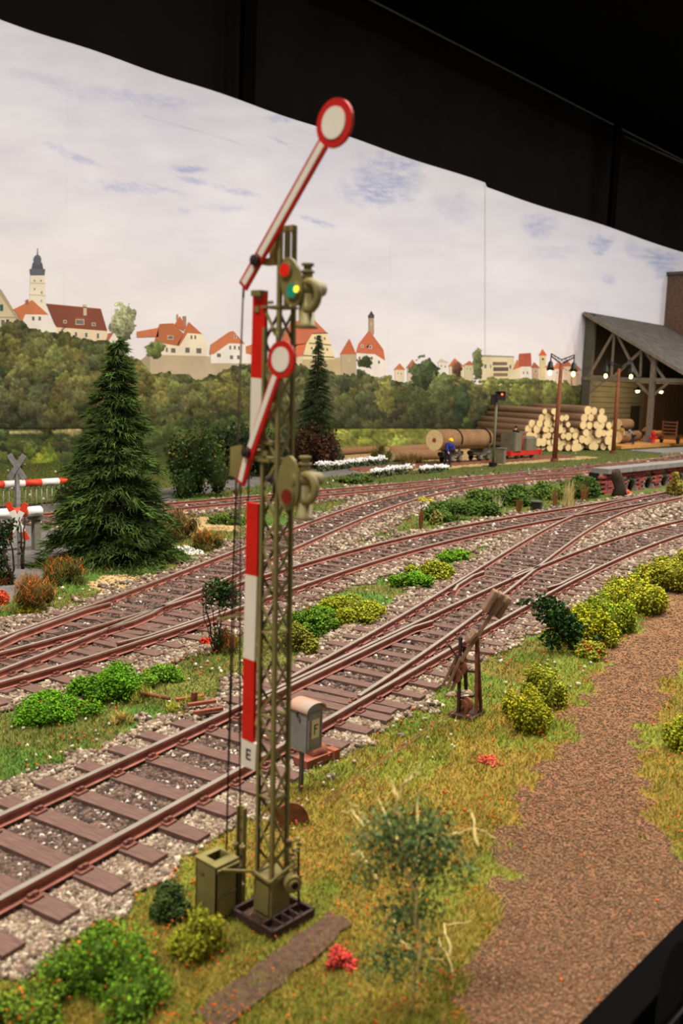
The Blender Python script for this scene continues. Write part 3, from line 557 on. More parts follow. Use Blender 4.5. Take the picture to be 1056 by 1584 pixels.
hb = house([(467, 556), (474, 531), (483, 516), (506, 515), (517, 552), (517, 556)], (226, 206, 158), [([(436, 520), (452, 497), (485, 494), (507, 516), (483, 516), (473, 532), (460, 534), (440, 548)], (192, 108, 80)), ([(455, 533), (474, 531), (467, 552), (455, 556)], (206, 112, 78))], 2.4, [(485, 520, 4, 5), (491, 520, 4, 5), (500, 521, 4, 5), (480, 536, 4, 5), (486, 536, 4, 5), (498, 537, 4, 5), (504, 538, 4, 5)], extra=[('timber_beam', [(478, 530), (512, 533), (512, 534.4), (478, 531.4)], (92, 74, 56)), ('timber_beam', [(468, 549), (517, 552), (517, 553.5), (468, 550.5)], (92, 74, 56)), ('timber_beam', [(483, 515.4), (507, 514.6), (507, 516), (483, 516.8)], (104, 72, 54)), ('stair_wall', [(455, 553), (468, 551), (466, 580), (452, 580)], (214, 196, 160))])
flat('printed_town_wall', [(462, 553), (517, 554), (530, 552), (531, 590), (462, 590)], (188, 168, 128), 1.7)
rt = house([(527, 547), (550, 547), (550, 590), (528, 590)], (176, 158, 128), [([(540.5, 524), (551, 548), (526, 548)], (186, 98, 66))], 2.6, [(539, 555, 2, 4)], 'printed_round_tower')
house([(551, 546), (584, 547), (596, 559), (596, 585), (551, 585)], WH, [([(551, 546), (555, 532), (571, 511), (593, 541), (595.5, 558), (580, 548)], (190, 106, 76)), ([(566, 537), (571, 532), (573, 539)], (180, 92, 60))], 2.5, [(558, 533, 4, 4), (570, 534, 5, 5), (554, 551, 4, 6), (563, 551, 4, 6), (573, 551, 4, 6), (584, 557, 4, 6)])
tw = house([(570.6, 491), (578, 491), (578.5, 517), (570.4, 517)], (168, 142, 112), [([(569.8, 487), (578.8, 487), (578.6, 492), (570, 492)], (86, 74, 70)), ([(571, 487), (574.4, 481), (578, 487)], (74, 66, 66))], 2.8, [(573, 498, 2, 4)], 'printed_round_tower')
for g in [((610, 579), 13, (618, 562), 571, (212, 196, 168), OR), ((629, 577), 14, (638, 556), 568, (206, 190, 164), OR2), ((677, 570), 14, (682, 555), 560, (220, 212, 200), (200, 186, 172)), ((694, 580), 20, (703, 554), 566, (214, 196, 152), OR), ((717, 592), 13, (726, 558), 564, (196, 184, 144), OR2), ((834, 590), 8, (839, 540), 549, (208, 190, 140), (206, 96, 62)), ((842, 588), 14, (850, 562), 568, (222, 210, 196), (190, 110, 80)), ((856, 590), 14, (862, 560), 570, (218, 204, 186), OR), ((870, 592), 12, (876, 556), 566, (210, 186, 160), OR2), ((882, 598), 14, (889, 562), 572, (200, 176, 150), OR), ((822, 592), 9, (826, 560), 568, (186, 150, 124), (160, 92, 70))]:
    (x0, yb), w_, ap, ye, wc, rc = g; x1 = x0+w_+3
    house([(x0+1, ye), (x1-1, ye), (x1-1, yb+12), (x0+1, yb+12)], wc, [([(x0-1, ye+1), ap, (x1+1, ye+1)], rc)], 2.2+.1*(x0 % 3), [(x0+4, ye+4, 3, 4), (x0+w_-4, ye+5, 3, 4)])
house([(743, 551), (795, 552), (796, 590), (809, 592), (809, 602), (741, 602)], (214, 198, 160), [([(743, 549), (795, 551), (795, 553), (743, 552)], (150, 140, 120))], 2, [(748, 563, 5, 7), (757, 563, 3, 7), (787, 564, 4, 7)], extra=[('balcony', [(762, 560), (784, 560), (784, 565), (762, 565)], (120, 100, 84)), ('balcony', [(763, 568), (786, 568), (786, 574), (763, 574)], (98, 84, 74)), ('balcony', [(763, 577), (785, 577), (785, 582), (763, 582)], (136, 112, 88))])
house([(804, 566), (821, 566), (821, 598), (804, 598)], (222, 212, 196), [([(803, 547), (821, 546), (822, 567), (802, 567)], (172, 88, 66))], 2.6, [(808, 574, 3, 5), (814, 574, 3, 5)], 'printed_round_tower')
house([(795, 566), (805, 560), (806, 598), (795, 598)], (216, 200, 170), [([(793, 572), (800, 556), (806, 568)], OR)], 2.4)
for a in [('printed_poplar', 190, 498, 20, 30, (128, 128, 96), 1.6, 3), ('printed_poplar', 739, 562, 8, 26, (96, 100, 66), 2.9, 4), ('printed_round_tree', 655, 578, 22, 26, (58, 66, 42), 4.3, 2), ('printed_round_tree', 682, 604, 22, 30, (78, 86, 50), 4.6, 1, 655), ('printed_round_tree', 597, 612, 17, 33, (98, 96, 52), 4.6, 5, 662), ('printed_round_tree', 650, 626, 20, 26, (58, 64, 38), 4.4, 3), ('printed_conifer', 714, 622, 13, 32, (46, 56, 36), 4.7, 0), ('printed_round_tree', 806, 612, 22, 20, (96, 100, 50), 4.5, 2), ('printed_round_tree', 850, 612, 14, 24, (88, 92, 48), 4.5, 1), ('printed_round_tree', 760, 600, 14, 18, (96, 98, 52), 4.5, 5), ('printed_round_tree', 875, 610, 13, 22, (74, 80, 42), 4.6, 4), ('printed_round_tree', 565, 560, 14, 10, (52, 62, 36), 4.5, 0), ('printed_round_tree', 706, 571, 9, 12, (92, 62, 50), 4.4, 1), ('printed_round_tree', 240, 540, 14, 14, (92, 100, 54), 4.4, 5), ('printed_round_tree', 724, 655, 10, 13, (56, 66, 34), 4.8, 5), ('printed_round_tree', 800, 590, 60, 5, (90, 98, 50), 4.2, 3)]:
    ptree(*a)
# ================================================================ THE SIGNAL
def to(o, loc):                                                     # move an already built world-space mesh under a local origin
    for v in o.data.vertices: v.co -= Vector(loc)
class Kit:
    """parts given in world space, stored relative to the thing's base"""
    def __init__(s, name, label, cat, loc, group=None, rz=0): s.o = thing(name, label, cat, loc, 0, group); s.loc = Vector(loc); s.rz = rz
    def part(s, name, mb, m, parent=None, lab=None):
        mb.v = [tuple(Vector(v)-s.loc) for v in mb.v]; return mb.build(name, m, parent or s.o, lab)
_c = at(419, 1428); MX, MY = _c[0]+.1, _c[1]+.1                     # mast centre
sig = Kit('semaphore_signal', 'tall olive lattice semaphore signal with two red and white arms, leaning slightly', 'signal', (MX, MY, G))
XF = MX-.16
def SX(px, py, X=None): q = at_x(px, py, X or XF); return Vector(q)
TOP = at_x(440, 350, MX)[2]; B0 = G+.42
def legx(z): return .1*(1-.12*(z/6.4))
for sx in (-1, 1):
    for sy in (-1, 1):
        b = MB()
        for (dx, dy, wx, wy) in ((0, -sy*.014, .008, .036), (-sx*.014, 0, .036, .008)):
            z0, z1 = B0-.1, (TOP if sy < 0 or sx > 0 else TOP-.9); b.bar((MX+sx*.1+dx, MY+sy*.1+dy, z0), (MX+sx*legx(z1)+dx, MY+sy*legx(z1)+dy, z1), wx if wx > wy else wx, wy, up=(1, 0, 0))
        b.bar((MX+sx*.1, MY+sy*.1, B0-.1), (MX+sx*legx(z1), MY+sy*legx(z1), z1), .036, .036, up=(1, 0, 0)); sig.part('mast_leg', b, 'olive')
nb = 21; hs = np.linspace(B0+.02, TOP-.75, nb)
for i in range(nb-1):
    z0, z1 = hs[i], hs[i+1]
    for fx_, fy_ in ((-1, 0), (0, -1), (1, 0), (0, 1)):
        r0, r1 = legx(z0), legx(z1); sg = 1 if i % 2 else -1
        a = (MX+fx_*r0-(0 if fx_ else sg*r0), MY+fy_*r0-(sg*r0 if fx_ else 0), z0); c = (MX+fx_*r1+(0 if fx_ else sg*r1), MY+fy_*r1+(sg*r1 if fx_ else 0), z1)
        b = MB(); b.bar(a, c, .026, .012, up=(fx_, fy_, .01)); sig.part('lattice_brace', b, 'dolive' if (fx_+fy_) > 0 else 'olive')  # braces on the two far faces take the darker olive
        if i % 3 == 0:
            b = MB(); b.bar((a[0], a[1], z0), (MX+fx_*r0+(0 if fx_ else sg*r0), MY+fy_*r0+(sg*r0 if fx_ else 0), z0), .022, .016); sig.part('cross_batten', b, 'olive')
b = MB(); b.box((MX, MY, TOP-.72), (.24, .24, .02)); b.box((MX+.07, MY-.02, TOP-.36), (.04, .04, .72)); b.box((MX+.08, MY-.02, TOP-.02), (.05, .16, .05)); sig.part('head_plate', b, 'olive')
b = MB(); b.box((MX, MY, G+.24), (.25, .25, .42)); b.box((MX, MY, G+.44), (.29, .29, .03)); b.box((MX-.135, MY, G+.24), (.02, .2, .3)); sig.part('base_box', b, 'olive')
b = MB(); TZ = G+.04                                                # cast tray under the foot
b.box((MX-.02, MY-.05, TZ-.03), (.54, .56, .03))
for dx, dy, w, d_ in ((-.02, -.325, .56, .03), (-.02, .225, .56, .03), (-.295, -.05, .03, .56), (.255, -.05, .03, .56), (-.02, -.15, .56, .024), (.08, -.24, .022, .18), (-.14, -.24, .022, .18), (-.02, -.24, .022, .18)): b.box((MX+dx, MY+dy, TZ+.02), (w, d_, .08))
sig.part('foot_tray', b, 'brown')
# red and white mast board, in the plane of the arms
XB = XF+.02
def seg(p, m, nm):
    b = MB(); b.poly([at_x(x, y, XB) for x, y in p], (1, 0, 0), .035); return sig.part(nm, b, m)
seg([(391, 449), (410, 453), (408, 586), (388, 584)], 'red', 'mast_board_red')
seg([(388, 584), (408, 586), (406, 690), (386, 690)], 'white', 'mast_board_white')
seg([(381, 776), (399, 780), (397, 892), (379, 888)], 'red', 'mast_board_red')
seg([(379, 888), (397, 892), (393, 1023), (376, 1017)], 'white', 'mast_board_white')
seg([(376, 1017), (393, 1023), (391, 1150), (374, 1142)], 'red', 'mast_board_red')
ep = seg([(373, 1142), (396, 1151), (394, 1192), (372, 1183)], 'white', 'letter_plate')
E0 = at_x(384, 1167, XB-.004); eh = .105; b = MB()
for dy, dz, w, h_ in ((.026, 0, .014, eh), (-.002, eh/2-.007, .06, .014), (-.000, 0, .052, .014), (-.002, -eh/2+.007, .06, .014)): b.box((XB-.004, E0[1]+dy, E0[2]+dz), (.006, w, h_))
sig.part('letter_e', b, 'black', ep)
for y_ in (860, 1000, 1120, 470):                                   # brackets that carry the board
    q = at_x(388, y_, XB); b = MB(); b.bar((XB+.03, q[1]-.02, q[2]), (MX-.1, MY+.09, q[2]+.01), .03, .022); sig.part('board_bracket', b, 'olive')
# arms
def arm(piv, disc, tail, w, R, k):
    X = XF-.05; P = Vector(at_x(*piv, X)); D = Vector(at_x(*disc, X)); T = Vector(at_x(*tail, X)); u = (D-P).normalized(); n = Vector((0, -u.z, u.y))
    a = sig.part('semaphore_arm', arm_outline(P, D, T, u, n, w, R, 0, .028), 'redarm')
    b = MB(); e = D-u*(R*.98); s0 = P+u*w*.5
    b.poly([(X-.006, *(p)[1:]) for p in (s0-n*w*.27, e-n*w*.27, e+n*w*.27, s0+n*w*.27)], (1, 0, 0), .006)
    s1 = P-u*w*.55; t = T+u*w*.28; b.poly([(X-.006, *(p)[1:]) for p in (t-n*w*.27, s1-n*w*.27, s1+n*w*.27, t+n*w*.27)], (1, 0, 0), .006); sig.part('white_stripe', b, 'white', a)
    b = MB(); b.disc((X-.004, D.y, D.z), (1, 0, 0), R*.66, .010, 28); sig.part('white_disc', b, 'white', a)
    b = MB(); b.disc((X-.02, P.y, P.z), (1, 0, 0), w*.42, .05, 14); b.disc((X-.05, P.y, P.z), (1, 0, 0), w*.2, .03, 8); sig.part('pivot_boss', b, 'brown', a)
    b = MB(); b.tube([(X, P.y, P.z), (MX-.1, P.y-.0, P.z)], .02, 8); b.tube([(X+.02, T.y, T.z), (X+.02, T.y+.0, T.z-.1)], .012, 6); sig.part('pivot_axle', b, 'dolive', a)
    b = MB(); c_ = D; 
    for rr, tt in ((R*1.0, .03),): b.disc((X+.032, c_.y, c_.z), (1, 0, 0), rr*.98, .006, 28)
    sig.part('arm_back_plate', b, 'xgrey', a)
    return P
def arm_outline(P, D, T, u, n, w, R, z, t):
    X = P.x; a0 = math.asin(min(1, (w/2)/R)); base = math.atan2(u.z, u.y)
    pts = [T-n*w/2, D+u*(-R*math.cos(a0))-n*w/2]
    # sweep round the disc
    th0 = math.atan2(-n.z*(w/2)-u.z*R*math.cos(a0), -n.y*(w/2)-u.y*R*math.cos(a0)); th1 = math.atan2(n.z*(w/2)-u.z*R*math.cos(a0), n.y*(w/2)-u.y*R*math.cos(a0))
    cr = n.y*u.z-n.z*u.y
    d = (th1-th0) % (2*math.pi)
    if d < math.pi: d -= 2*math.pi
    for i in range(1, 28): a = th0+d*i/28; pts.append(Vector((X, D.y+R*math.cos(a), D.z+R*math.sin(a))))
    pts += [D+u*(-R*math.cos(a0))+n*w/2, T+n*w/2]
    b = MB(); b.poly([(X, p.y, p.z) for p in pts], (1, 0, 0), t)
    return b
P1 = arm((397, 403), (516, 190), (374, 443), .115, .195, 0)
P2 = arm((383, 700), (434, 556), (370, 748), .105, .165, 1)
# brackets and gear behind the arms
b = MB(); q = P1; b.box((MX-.09, q.y-.06, q.z), (.12, .2, .05)); b.box((MX-.1, q.y-.1, q.z+.16), (.03, .08, .3)); b.tube([(XF, q.y+.02, q.z-.3), (MX-.1, q.y+.02, q.z-.3)], .03, 8); b.box((XF+.02, q.y+.03, q.z-.28), (.1, .12, .05)); b.box((XF+.03, q.y+.05, q.z-.42), (.05, .06, .05)); sig.part('arm_bracket', b, 'olive')
b = MB(); q = P2; b.box((MX-.09, q.y-.08, q.z), (.12, .22, .05)); b.poly([(XF+.01, *at_x(x, y, XF+.01)[1:]) for x, y in ((356, 691), (374, 688), (374, 745), (355, 735))], (1, 0, 0), .03); b.box((MX-.05, q.y-.16, q.z+.1), (.2, .2, .03)); b.box((MX-.05, q.y-.1, q.z-.06), (.24, .28, .03)); sig.part('arm_bracket', b, 'olive')
for zz in (TOP-1.42, P2.z+.5, P2.z-.25, P1.z-.62):
    b = MB(); b.box((MX-.12, MY-.02, zz), (.05, .09, .06)); b.tube([(MX-.15, MY-.04, zz), (MX-.15, MY-.04, zz-.1)], .018, 6); b.ball((MX-.15, MY+.03, zz+.02), .028); sig.part('crank', b, 'brown' if zz < P2.z else 'olive')
# upper struts beside the mast head
b = MB()
for dy in (-.1, -.02): b.box((MX-.02, MY+dy, TOP-.32), (.03, .02, .6))
sig.part('head_strut', b, 'olive')
def lantern(cx_, y_top, y_bot, lenses, hx, hy, hyb):
    """spectacle plate in the arms' plane with a hooded lamp to its right"""
    X = MX-.17; T_ = Vector(at_x(cx_[0], y_top, X)); B_ = Vector(at_x(cx_[1], y_bot, X)); c = (T_+B_)/2; hgt = (T_-B_).length/2; ax = (T_-B_).normalized(); n = Vector((0, -ax.z, ax.y))
    w = hgt*.52; pts = []
    for i in range(26):
        a = 2*math.pi*i/26; pts.append(c+ax*(math.sin(a)*hgt)+n*(math.cos(a)*w*(1.08-.12*math.sin(a))))
    b = MB(); b.poly(pts, (1, 0, 0), .03); pl = sig.part('spectacle_plate', b, 'olive')
    for (lx, ly, r_, m_) in lenses:
        q = Vector(at_x(lx, ly, X)); b = MB(); b.disc((X-.006, q.y, q.z), (1, 0, 0), r_*1.2, .03, 20); sig.part('lens_rim', b, 'olive', pl)
        b = MB(); b.disc((X-.018, q.y, q.z), (1, 0, 0), r_, .02, 20, r2=r_*.9); sig.part('lens', b, m_, pl)
    H = Vector(at_x(hx, hy, MX-.05))                                # lamp barrel centre
    b = MB(); b.tube([(X+.03, H.y+.10, H.z), (X+.12, H.y, H.z), (X+.26, H.y-.02, H.z)], [.075, .085, .06], 14); lp = sig.part('lamp_barrel', b, 'olive')
    b = MB(); cz = H.z; b.tube([(X+.1, H.y+.02, cz+.07), (X+.1, H.y+.02, cz+.13)], .045, 12); b.tube([(X+.1, H.y+.02, cz+.13), (X+.1, H.y+.02, cz+.15)], .06, 12); b.tube([(X+.1, H.y+.02, cz+.15), (X+.1, H.y+.02, cz+.19)], .036, 12); b.disc((X+.1, H.y+.02, cz+.2), (0, 0, 1), .055, .02, 12); sig.part('chimney', b, 'olive', lp)
    b = MB(); b.tube([(X+.06+.0, H.y-.04+.11*math.sin(a)*-1, cz-.07+.12*math.cos(a)) for a in np.linspace(-.5, 3.6, 14)], .036, 10); sig.part('curved_guard', b, 'olive', lp)
    K = Vector(at_x(hx-4, hyb, MX-.05)); b = MB(); kz = (K.z+cz)/2-.05; b.tube([(X+.1, K.y, K.z), (X+.1, K.y, K.z+.03), (X+.1, K.y, K.z+.035), (X+.1, K.y, cz-.05)], [.10, .085, .07, .072], 16); sig.part('lamp_housing', b, 'olive', lp)
    b = MB(); b.bar((X+.03, c.y, c.z+.05), (MX-.08, MY-.06, c.z+.05), .03, .03); b.bar((X+.03, c.y, c.z-.08), (MX-.08, MY-.06, c.z-.08), .03, .03); sig.part('lamp_bracket', b, 'dolive', lp)
lantern((442, 456), 398, 473, [(443, 418, .058, 'redlens'), (454, 450, .062, 'green')], 480, 446, 508)
X_ = MX-.19; q = at_x(457, 447, X_-.02); b = MB(); b.disc((X_-.012, q[1], q[2]), (1, 0, 0), .030, .014, 14); sig.part('lit_lamp', b, 'yl', None, 'yellow lit lamp behind the green lens')
lantern((446, 444), 705, 788, [(446, 768, .066, 'darkred')], 476, 742, 803)
# rods and wires
def wirep(pts, r=.006, nm='pull_wire', m='wire'):
    b = MB(); b.tube([SX(x, y, XF+.06) for x, y in pts], r, 6); sig.part(nm, b, m)
wirep([(350, 1322), (355, 1100), (360, 900), (364, 778), (376, 452)], .010); wirep([(371, 1246), (371, 1000), (372, 760)], .010)
wirep([(358, 950), (366, 770), (371, 745)], .007); wirep([(354, 1180), (362, 960), (369, 780)], .007)
wirep([(383, 820), (384, 760), (386, 690)], .009, 'push_rod')
b = MB(); b.bar(SX(338, 958, XF+.05), SX(394, 945, XF+.08), .025); b.ball(SX(338, 958, XF+.05), .02); sig.part('side_arm', b, 'olive')
for x, y in ((345, 795), (350, 760), (362, 740)):
    b = MB(); b.ball(SX(x+12, y, XF+.06), .02, 8, 5); sig.part('wire_turnbuckle', b, 'brown')
# drive box beside the foot
dx0 = at(333, 1428, G+.03); bw, bl = .34, .24
DX, DY = dx0[0], dx0[1]; zt = at_x(335, 1344, DX)[2]; zb = G+.05
b = MB(); t_ = .015; W_ = .30; L_ = .27                             # hollow box, slot open at the top
b.box((DX+L_/2, DY+t_/2, (zt+zb)/2), (L_, t_, zt-zb)); b.box((DX+L_/2, DY+W_-t_/2, (zt+zb)/2), (L_, t_, zt-zb)); b.box((DX+t_/2, DY+W_/2, (zt+zb)/2), (t_, W_, zt-zb)); b.box((DX+L_-t_/2, DY+W_/2, (zt+zb)/2), (t_, W_, zt-zb)); b.box((DX+L_/2, DY+W_/2, zb), (L_, W_, t_))
b.box((DX+L_/2, DY+.045, zt+.008), (L_+.02, .11, .016)); b.box((DX+L_/2, DY+W_-.025, zt+.008), (L_+.02, .07, .016)); b.box((DX+.03, DY+.17, zt+.008), (.08, .14, .0158)); b.box((DX+L_, DY+.17, zt+.008), (.02, .14, .0158))
db = sig.part('drive_box', b, 'olive')
b = MB(); b.box((DX+L_/2, DY-.008, (zt+zb)/2-.04), (L_-.03, .012, .012)); b.box((DX+L_/2, DY-.008, zt-.06), (L_-.01, .012, .02)); b.box((DX-.008, DY+.2, zt-.12), (.012, .05, .012)); b.box((DX-.008, DY+.2, zb+.12), (.012, .05, .012)); sig.part('box_ribs', b, 'dolive', db)
b = MB()
for i in range(5): b.tube([(DX+.03+.055*i, DY-.012, zb+.02), (DX+.03+.055*i, DY-.022, zb+.02)], .008, 6); b.tube([(DX+.03+.055*i, DY-.012, zt-.03), (DX+.03+.055*i, DY-.022, zt-.03)], .008, 6)
sig.part('rivets', b, 'olive', db)
for i in range(3):
    b = MB(); b.box((DX+L_+.03+.035*i, DY+.06, G+.2), (.014, .03, .5)); sig.part('box_strut', b, 'dolive')
# channel post, tie bars
cA = Vector(at_x(373, 1400, MX-.05)); z1 = at_x(378, 1248, MX-.05)[2]
b = MB(); b.box((MX-.05, cA.y, (G+z1)/2), (.012, .085, z1-G)); b.box((MX-.07, cA.y+.045, (G+z1)/2), (.05, .012, z1-G)); b.box((MX-.07, cA.y-.045, (G+z1)/2), (.05, .012, z1-G)); ch_ = sig.part('channel_post', b, 'olive')
for i in range(6):
    b = MB(); b.disc((MX-.065, cA.y, z1-.1-i*.14), (1, 0, 0), .02, .03, 8); sig.part('bolt', b, 'dolive', ch_)
b = MB(); za = G+.46; pA = Vector((DX+.02, DY-.02, za)); pB = Vector((MX-.17, MY+.08, za+.0)); pC = Vector((MX-.17, MY-.14, za+.0)); pD = Vector((MX+.1, MY-.16, za+.05))
b.bar((DX+L_, DY-.02, za+.1), (DX, DY-.02, za+.1-.0), .02); b.bar((DX+.06, DY-.03, za+.1), pB+Vector((0, 0, .03)), .022); b.bar(pB+Vector((0, 0, .03)), pC, .022); b.bar(pC, pD+Vector((.0, 0, .03)), .022); sig.part('tie_bar', b, 'olive')
for i, (dx, dz) in enumerate(((0, .25), (.05, .22), (0, -.15), (.05, -.18), (.02, .05))):
    b = MB(); b.disc((MX-.17+dx, cA.y-.02-.05*(i % 2), G+.42+dz), (0, 0, 1), .03, .025, 12); b.tube([(MX-.17+dx, cA.y-.02-.05*(i % 2), G+.42+dz-.06), (MX-.17+dx, cA.y-.02-.05*(i % 2), G+.42+dz+.04)], .012, 8); sig.part('insulator', b, 'olive')
# winch drum and its chain on the far side
wc = Vector((MX+.06, MY-.21, G+.40)); b = MB(); b.disc(wc, (.4, 1, 0), .085, .10, 20); b.disc(wc+Vector((-.02, -.05, 0)), (.4, 1, 0), .05, .03, 14); dr = sig.part('winch_drum', b, 'olive')
b = MB(); b.disc(wc+Vector((-.02, -.055, 0)), (.4, 1, 0), .034, .035, 12); sig.part('drum_hole', b, 'dark', dr)
b = MB(); b.bar((MX+.16, MY-.22, G+.02), (MX+.15, MY-.2, G+.72), .018); b.bar((MX+.1, MY-.2, G+.44), (MX+.18, MY-.22, G+.42), .016); sig.part('winch_post', b, 'brown')
r_ = random.Random(3)
for i in range(16):
    b = MB(); t_ = i/16; c = Vector((MX+.13+.05*math.sin(i*1.7), MY-.14-.05*math.cos(i*2.1), G+.5+.33*t_)); b.ball(c, (.03, .03, .024), 7, 5); sig.part('chain_link', b, 'olive')
for _o in sig.o.children:                                           # the mast leans a little out of plumb
    if _o.name.split('.')[0] in ('mast_leg', 'lattice_brace', 'cross_batten', 'head_plate', 'head_strut'):
        for v in _o.data.vertices: v.co.x -= .0085*v.co.z; v.co.y += .0085*v.co.z

# ================================================================ small lineside things near the front
q = at(465, 1222); px_, py_ = q; ph = Kit('line_telephone_box', 'grey line telephone box marked F with rounded rusty roof, on a short post', 'telephone box', (px_, py_, G))
zt = at_d(466, 1158, q)[2]; zt2 = at_d(484, 1098, q)[2]; b = MB(); b.box((px_, py_, (G+zt)/2), (.045, .045, zt-G+.02)); ph.part('post', b, 'steel')
bx0, by0 = px_-.10, py_-.14; bw_, bd_, z0, z1 = .30, .29, zt, zt2+.02
bx = MB(); cxx, cyy = bx0+bw_/2+.02, by0+bd_/2; bx.box((cxx, cyy, (z0+z1)/2), (bw_, bd_, z1-z0))
arc = [(cxx-bw_/2+bw_*i/12, by0, z1-.001+.075*math.sin(math.pi*i/12)) for i in range(13)]; bx.poly(arc, (0, 1, 0), bd_); body = ph.part('box_body', bx, 'grey')
b = MB(); oo = [(cxx+(bw_/2+.035)*math.cos(math.pi-math.pi*i/14)*1.0, z1-.01+.10*math.sin(math.pi*i/14)) for i in range(15)]; ii = [(cxx+(bw_/2+.02)*math.cos(math.pi*i/14), z1-.012+.083*math.sin(math.pi*i/14)) for i in range(15)]
b.poly([(x, by0-.035, z) for x, z in oo+ii], (0, 1, 0), bd_+.06); ph.part('roof', b, 'boxroof')
b = MB(); yy = by0-.004; b.box((cxx, yy, (z0+z1)/2), (bw_-.05, .012, z1-z0-.08)); door = ph.part('door', b, 'grey')
b = MB()
for dx, w_, dz, h_ in ((-.115, .012, 0, z1-z0-.06), (.115, .012, 0, z1-z0-.06), (0, .23, (z1-z0)/2-.04, .012), (0, .23, -(z1-z0)/2+.04, .012)): b.box((cxx+dx, yy-.01, (z0+z1)/2+dz), (w_, .012, h_))
ph.part('door_frame', b, 'grey', door)
b = MB(); nz = (z0+z1)/2+.02; b.box((cxx+.005, yy-.01, nz), (.14, .006, .25)); nt_ = ph.part('notice', b, 'notice', door)
b = MB()
for dx, dz, w_, h_ in ((-.025, -.01, .014, .13), (.008, .048, .07, .014), (.0, 0, .045, .014)): b.box((cxx+.01+dx, yy-.015, nz+dz), (w_, .004, h_))
ph.part('letter_f', b, 'black', nt_)
b = MB(); b.ball((cxx-.1, yy-.02, nz-.03), .014, 8, 5); ph.part('door_knob', b, 'steel', door)
b = MB(); b.ball((cxx-bw_/2-.01, cyy+.02, z1-.04), .028, 8, 6); b.ball((cxx-bw_/2-.012, cyy-.03, z1-.13), .022, 8, 6); b.box((cxx-bw_/2-.008, cyy+.0, z1-.09), (.02, .06, .015), mi=0); ph.part('side_bell', b, 'steel')
# rusty half-round guard plate
q = at(448, 1277); b = MB(); c = Vector((q[0], q[1], G)); r_ = .28
b.poly([(c.x+.24*math.cos(a)*.9, c.y-.24*math.cos(a)*.5, G-.02+.30*max(0, math.sin(a))) for a in np.linspace(0, math.pi, 16)], (.3, .5, 0), .05)
o = b.build('guard_plate', 'rust'); tag(o, 'rusty brown half-round guard plate behind the lattice mast', 'plate')
# point machine behind the telephone box
q = at(492, 1172, G+.05); pm = Kit('point_machine', 'low orange-rusted point machine half hidden behind the grey telephone box', 'point machine', (*q, G), rz=0)
b = MB(); b.tube([(q[0]-.14, q[1]+.05, G+.14), (q[0]+.12, q[1]+.02, G+.14)], .1, 12); pm.part('motor_drum', b, 'orust'); b = MB(); b.box((q[0]-.02, q[1]+.03, G+.06), (.62, .26, .10)); b.box((q[0]+.25, q[1]-.05, G+.07), (.12, .16, .12)); pm.part('machine_base', b, 'orust')
b = MB(); b.tube([(q[0]-.1, q[1]+.1, G+.09), (q[0]-.1, q[1]+1.1, G+.09)], .022, 6); pm.part('drive_rod', b, 'rust')
# cable duct cover
pts = [at(*p, G+.05) for p in ((508, 1408), (545, 1424), (396, 1552), (330, 1590), (300, 1560), (420, 1475))]; rq = random.Random(5); pts = [tuple(np.array(p)*(1-t)+np.array(p2)*t+np.array([rq.uniform(-.03, .03), rq.uniform(-.03, .03)])) for p, p2 in zip(pts, pts[1:]+pts[:1]) for t in np.linspace(0, 1, 9)[:-1]]
b = MB(); b.poly([(x, y, G-.005) for x, y in pts], (0, 0, 1), .035)
tag(b.build('duct_cover', 'soil'), 'dark brown flat duct cover lying in the grass below the signal foot', 'cover plate')
# point rod with weights on the far side of the nearest track
a_, c_ = at(205, 1072, G+.08), at(330, 1130, G+.1); pr = Kit('point_rod', 'rusty point rod and slide plates running from grass to the nearest track', 'rod', (*a_, G))
b = MB(); b.tube([(*a_, G+.12), (*at(262, 1092), G+.12)], .03, 8); pr.part('rod', b, 'rust')
for i, (x, y, L_) in enumerate(((272, 1092, .5), (290, 1100, .55), (300, 1112, .45))):
    w = at(x, y); b = MB(); b.bar((w[0], w[1], G+.1), (w[0]+.45, w[1]-.15, G+.1), .07, .05); pr.part('slide_plate', b, 'orust')
w = at(300, 1093); b = MB(); b.box((*w, G+.16), (.07, .07, .16)); pr.part('crank_post', b, 'rust')
# signal wires on the grass
b = MB(); p0 = at(500, 1245, G+.1); p1 = at(704, 1103, G+.1)
for d_ in (0, .06): b.tube([(p0[0], p0[1]+d_, G+.1), ((p0[0]+p1[0])/2, (p0[1]+p1[1])/2+d_, G+.14), (p1[0], p1[1]+d_, G+.12)], .006, 5)
tag(b.build('signal_wire', 'orust'), 'pair of thin rusty wires running over grass from the weighted tensioner', 'wire')
# ---- wire tensioner
bq = at(722, 1106); tn = Kit('wire_tensioner', 'rusty brown wire tensioner on a tall frame with slanting weights on its lever', 'wire tensioner', (*bq, G))
TXx, TYy = bq; u_ = Vector((math.sin(YAW), -math.cos(YAW), 0)); f_ = Vector((math.cos(YAW), math.sin(YAW), 0))
def TP(px, py, dz=0): q = Vector(at_d(px, py, bq)); return q+f_*dz
b = MB(); b.box((TXx, TYy, G+.03), (.5, .42, .05), math.radians(10)); tn.part('base_plate', b, 'brown')
for (a, c, d_, m_) in (((735, 1115), (737, 990), -.1, 'rust'), ((744, 1103), (738, 988), .02, 'rust'), ((708, 1112), (712, 985), -.04, 'brown'), ((722, 1070), (718, 1000), .12, 'brown')):
    b = MB(); b.bar(TP(*a, d_), TP(*c, d_*.3), .05, .035); tn.part('frame_leg', b, m_)
for a, c in (((712, 1037), (741, 1040)), ((710, 1080), (743, 1075)), ((704, 1108), (745, 1100))):
    b = MB(); b.bar(TP(*a), TP(*c), .03); tn.part('cross_bar', b, 'brown')
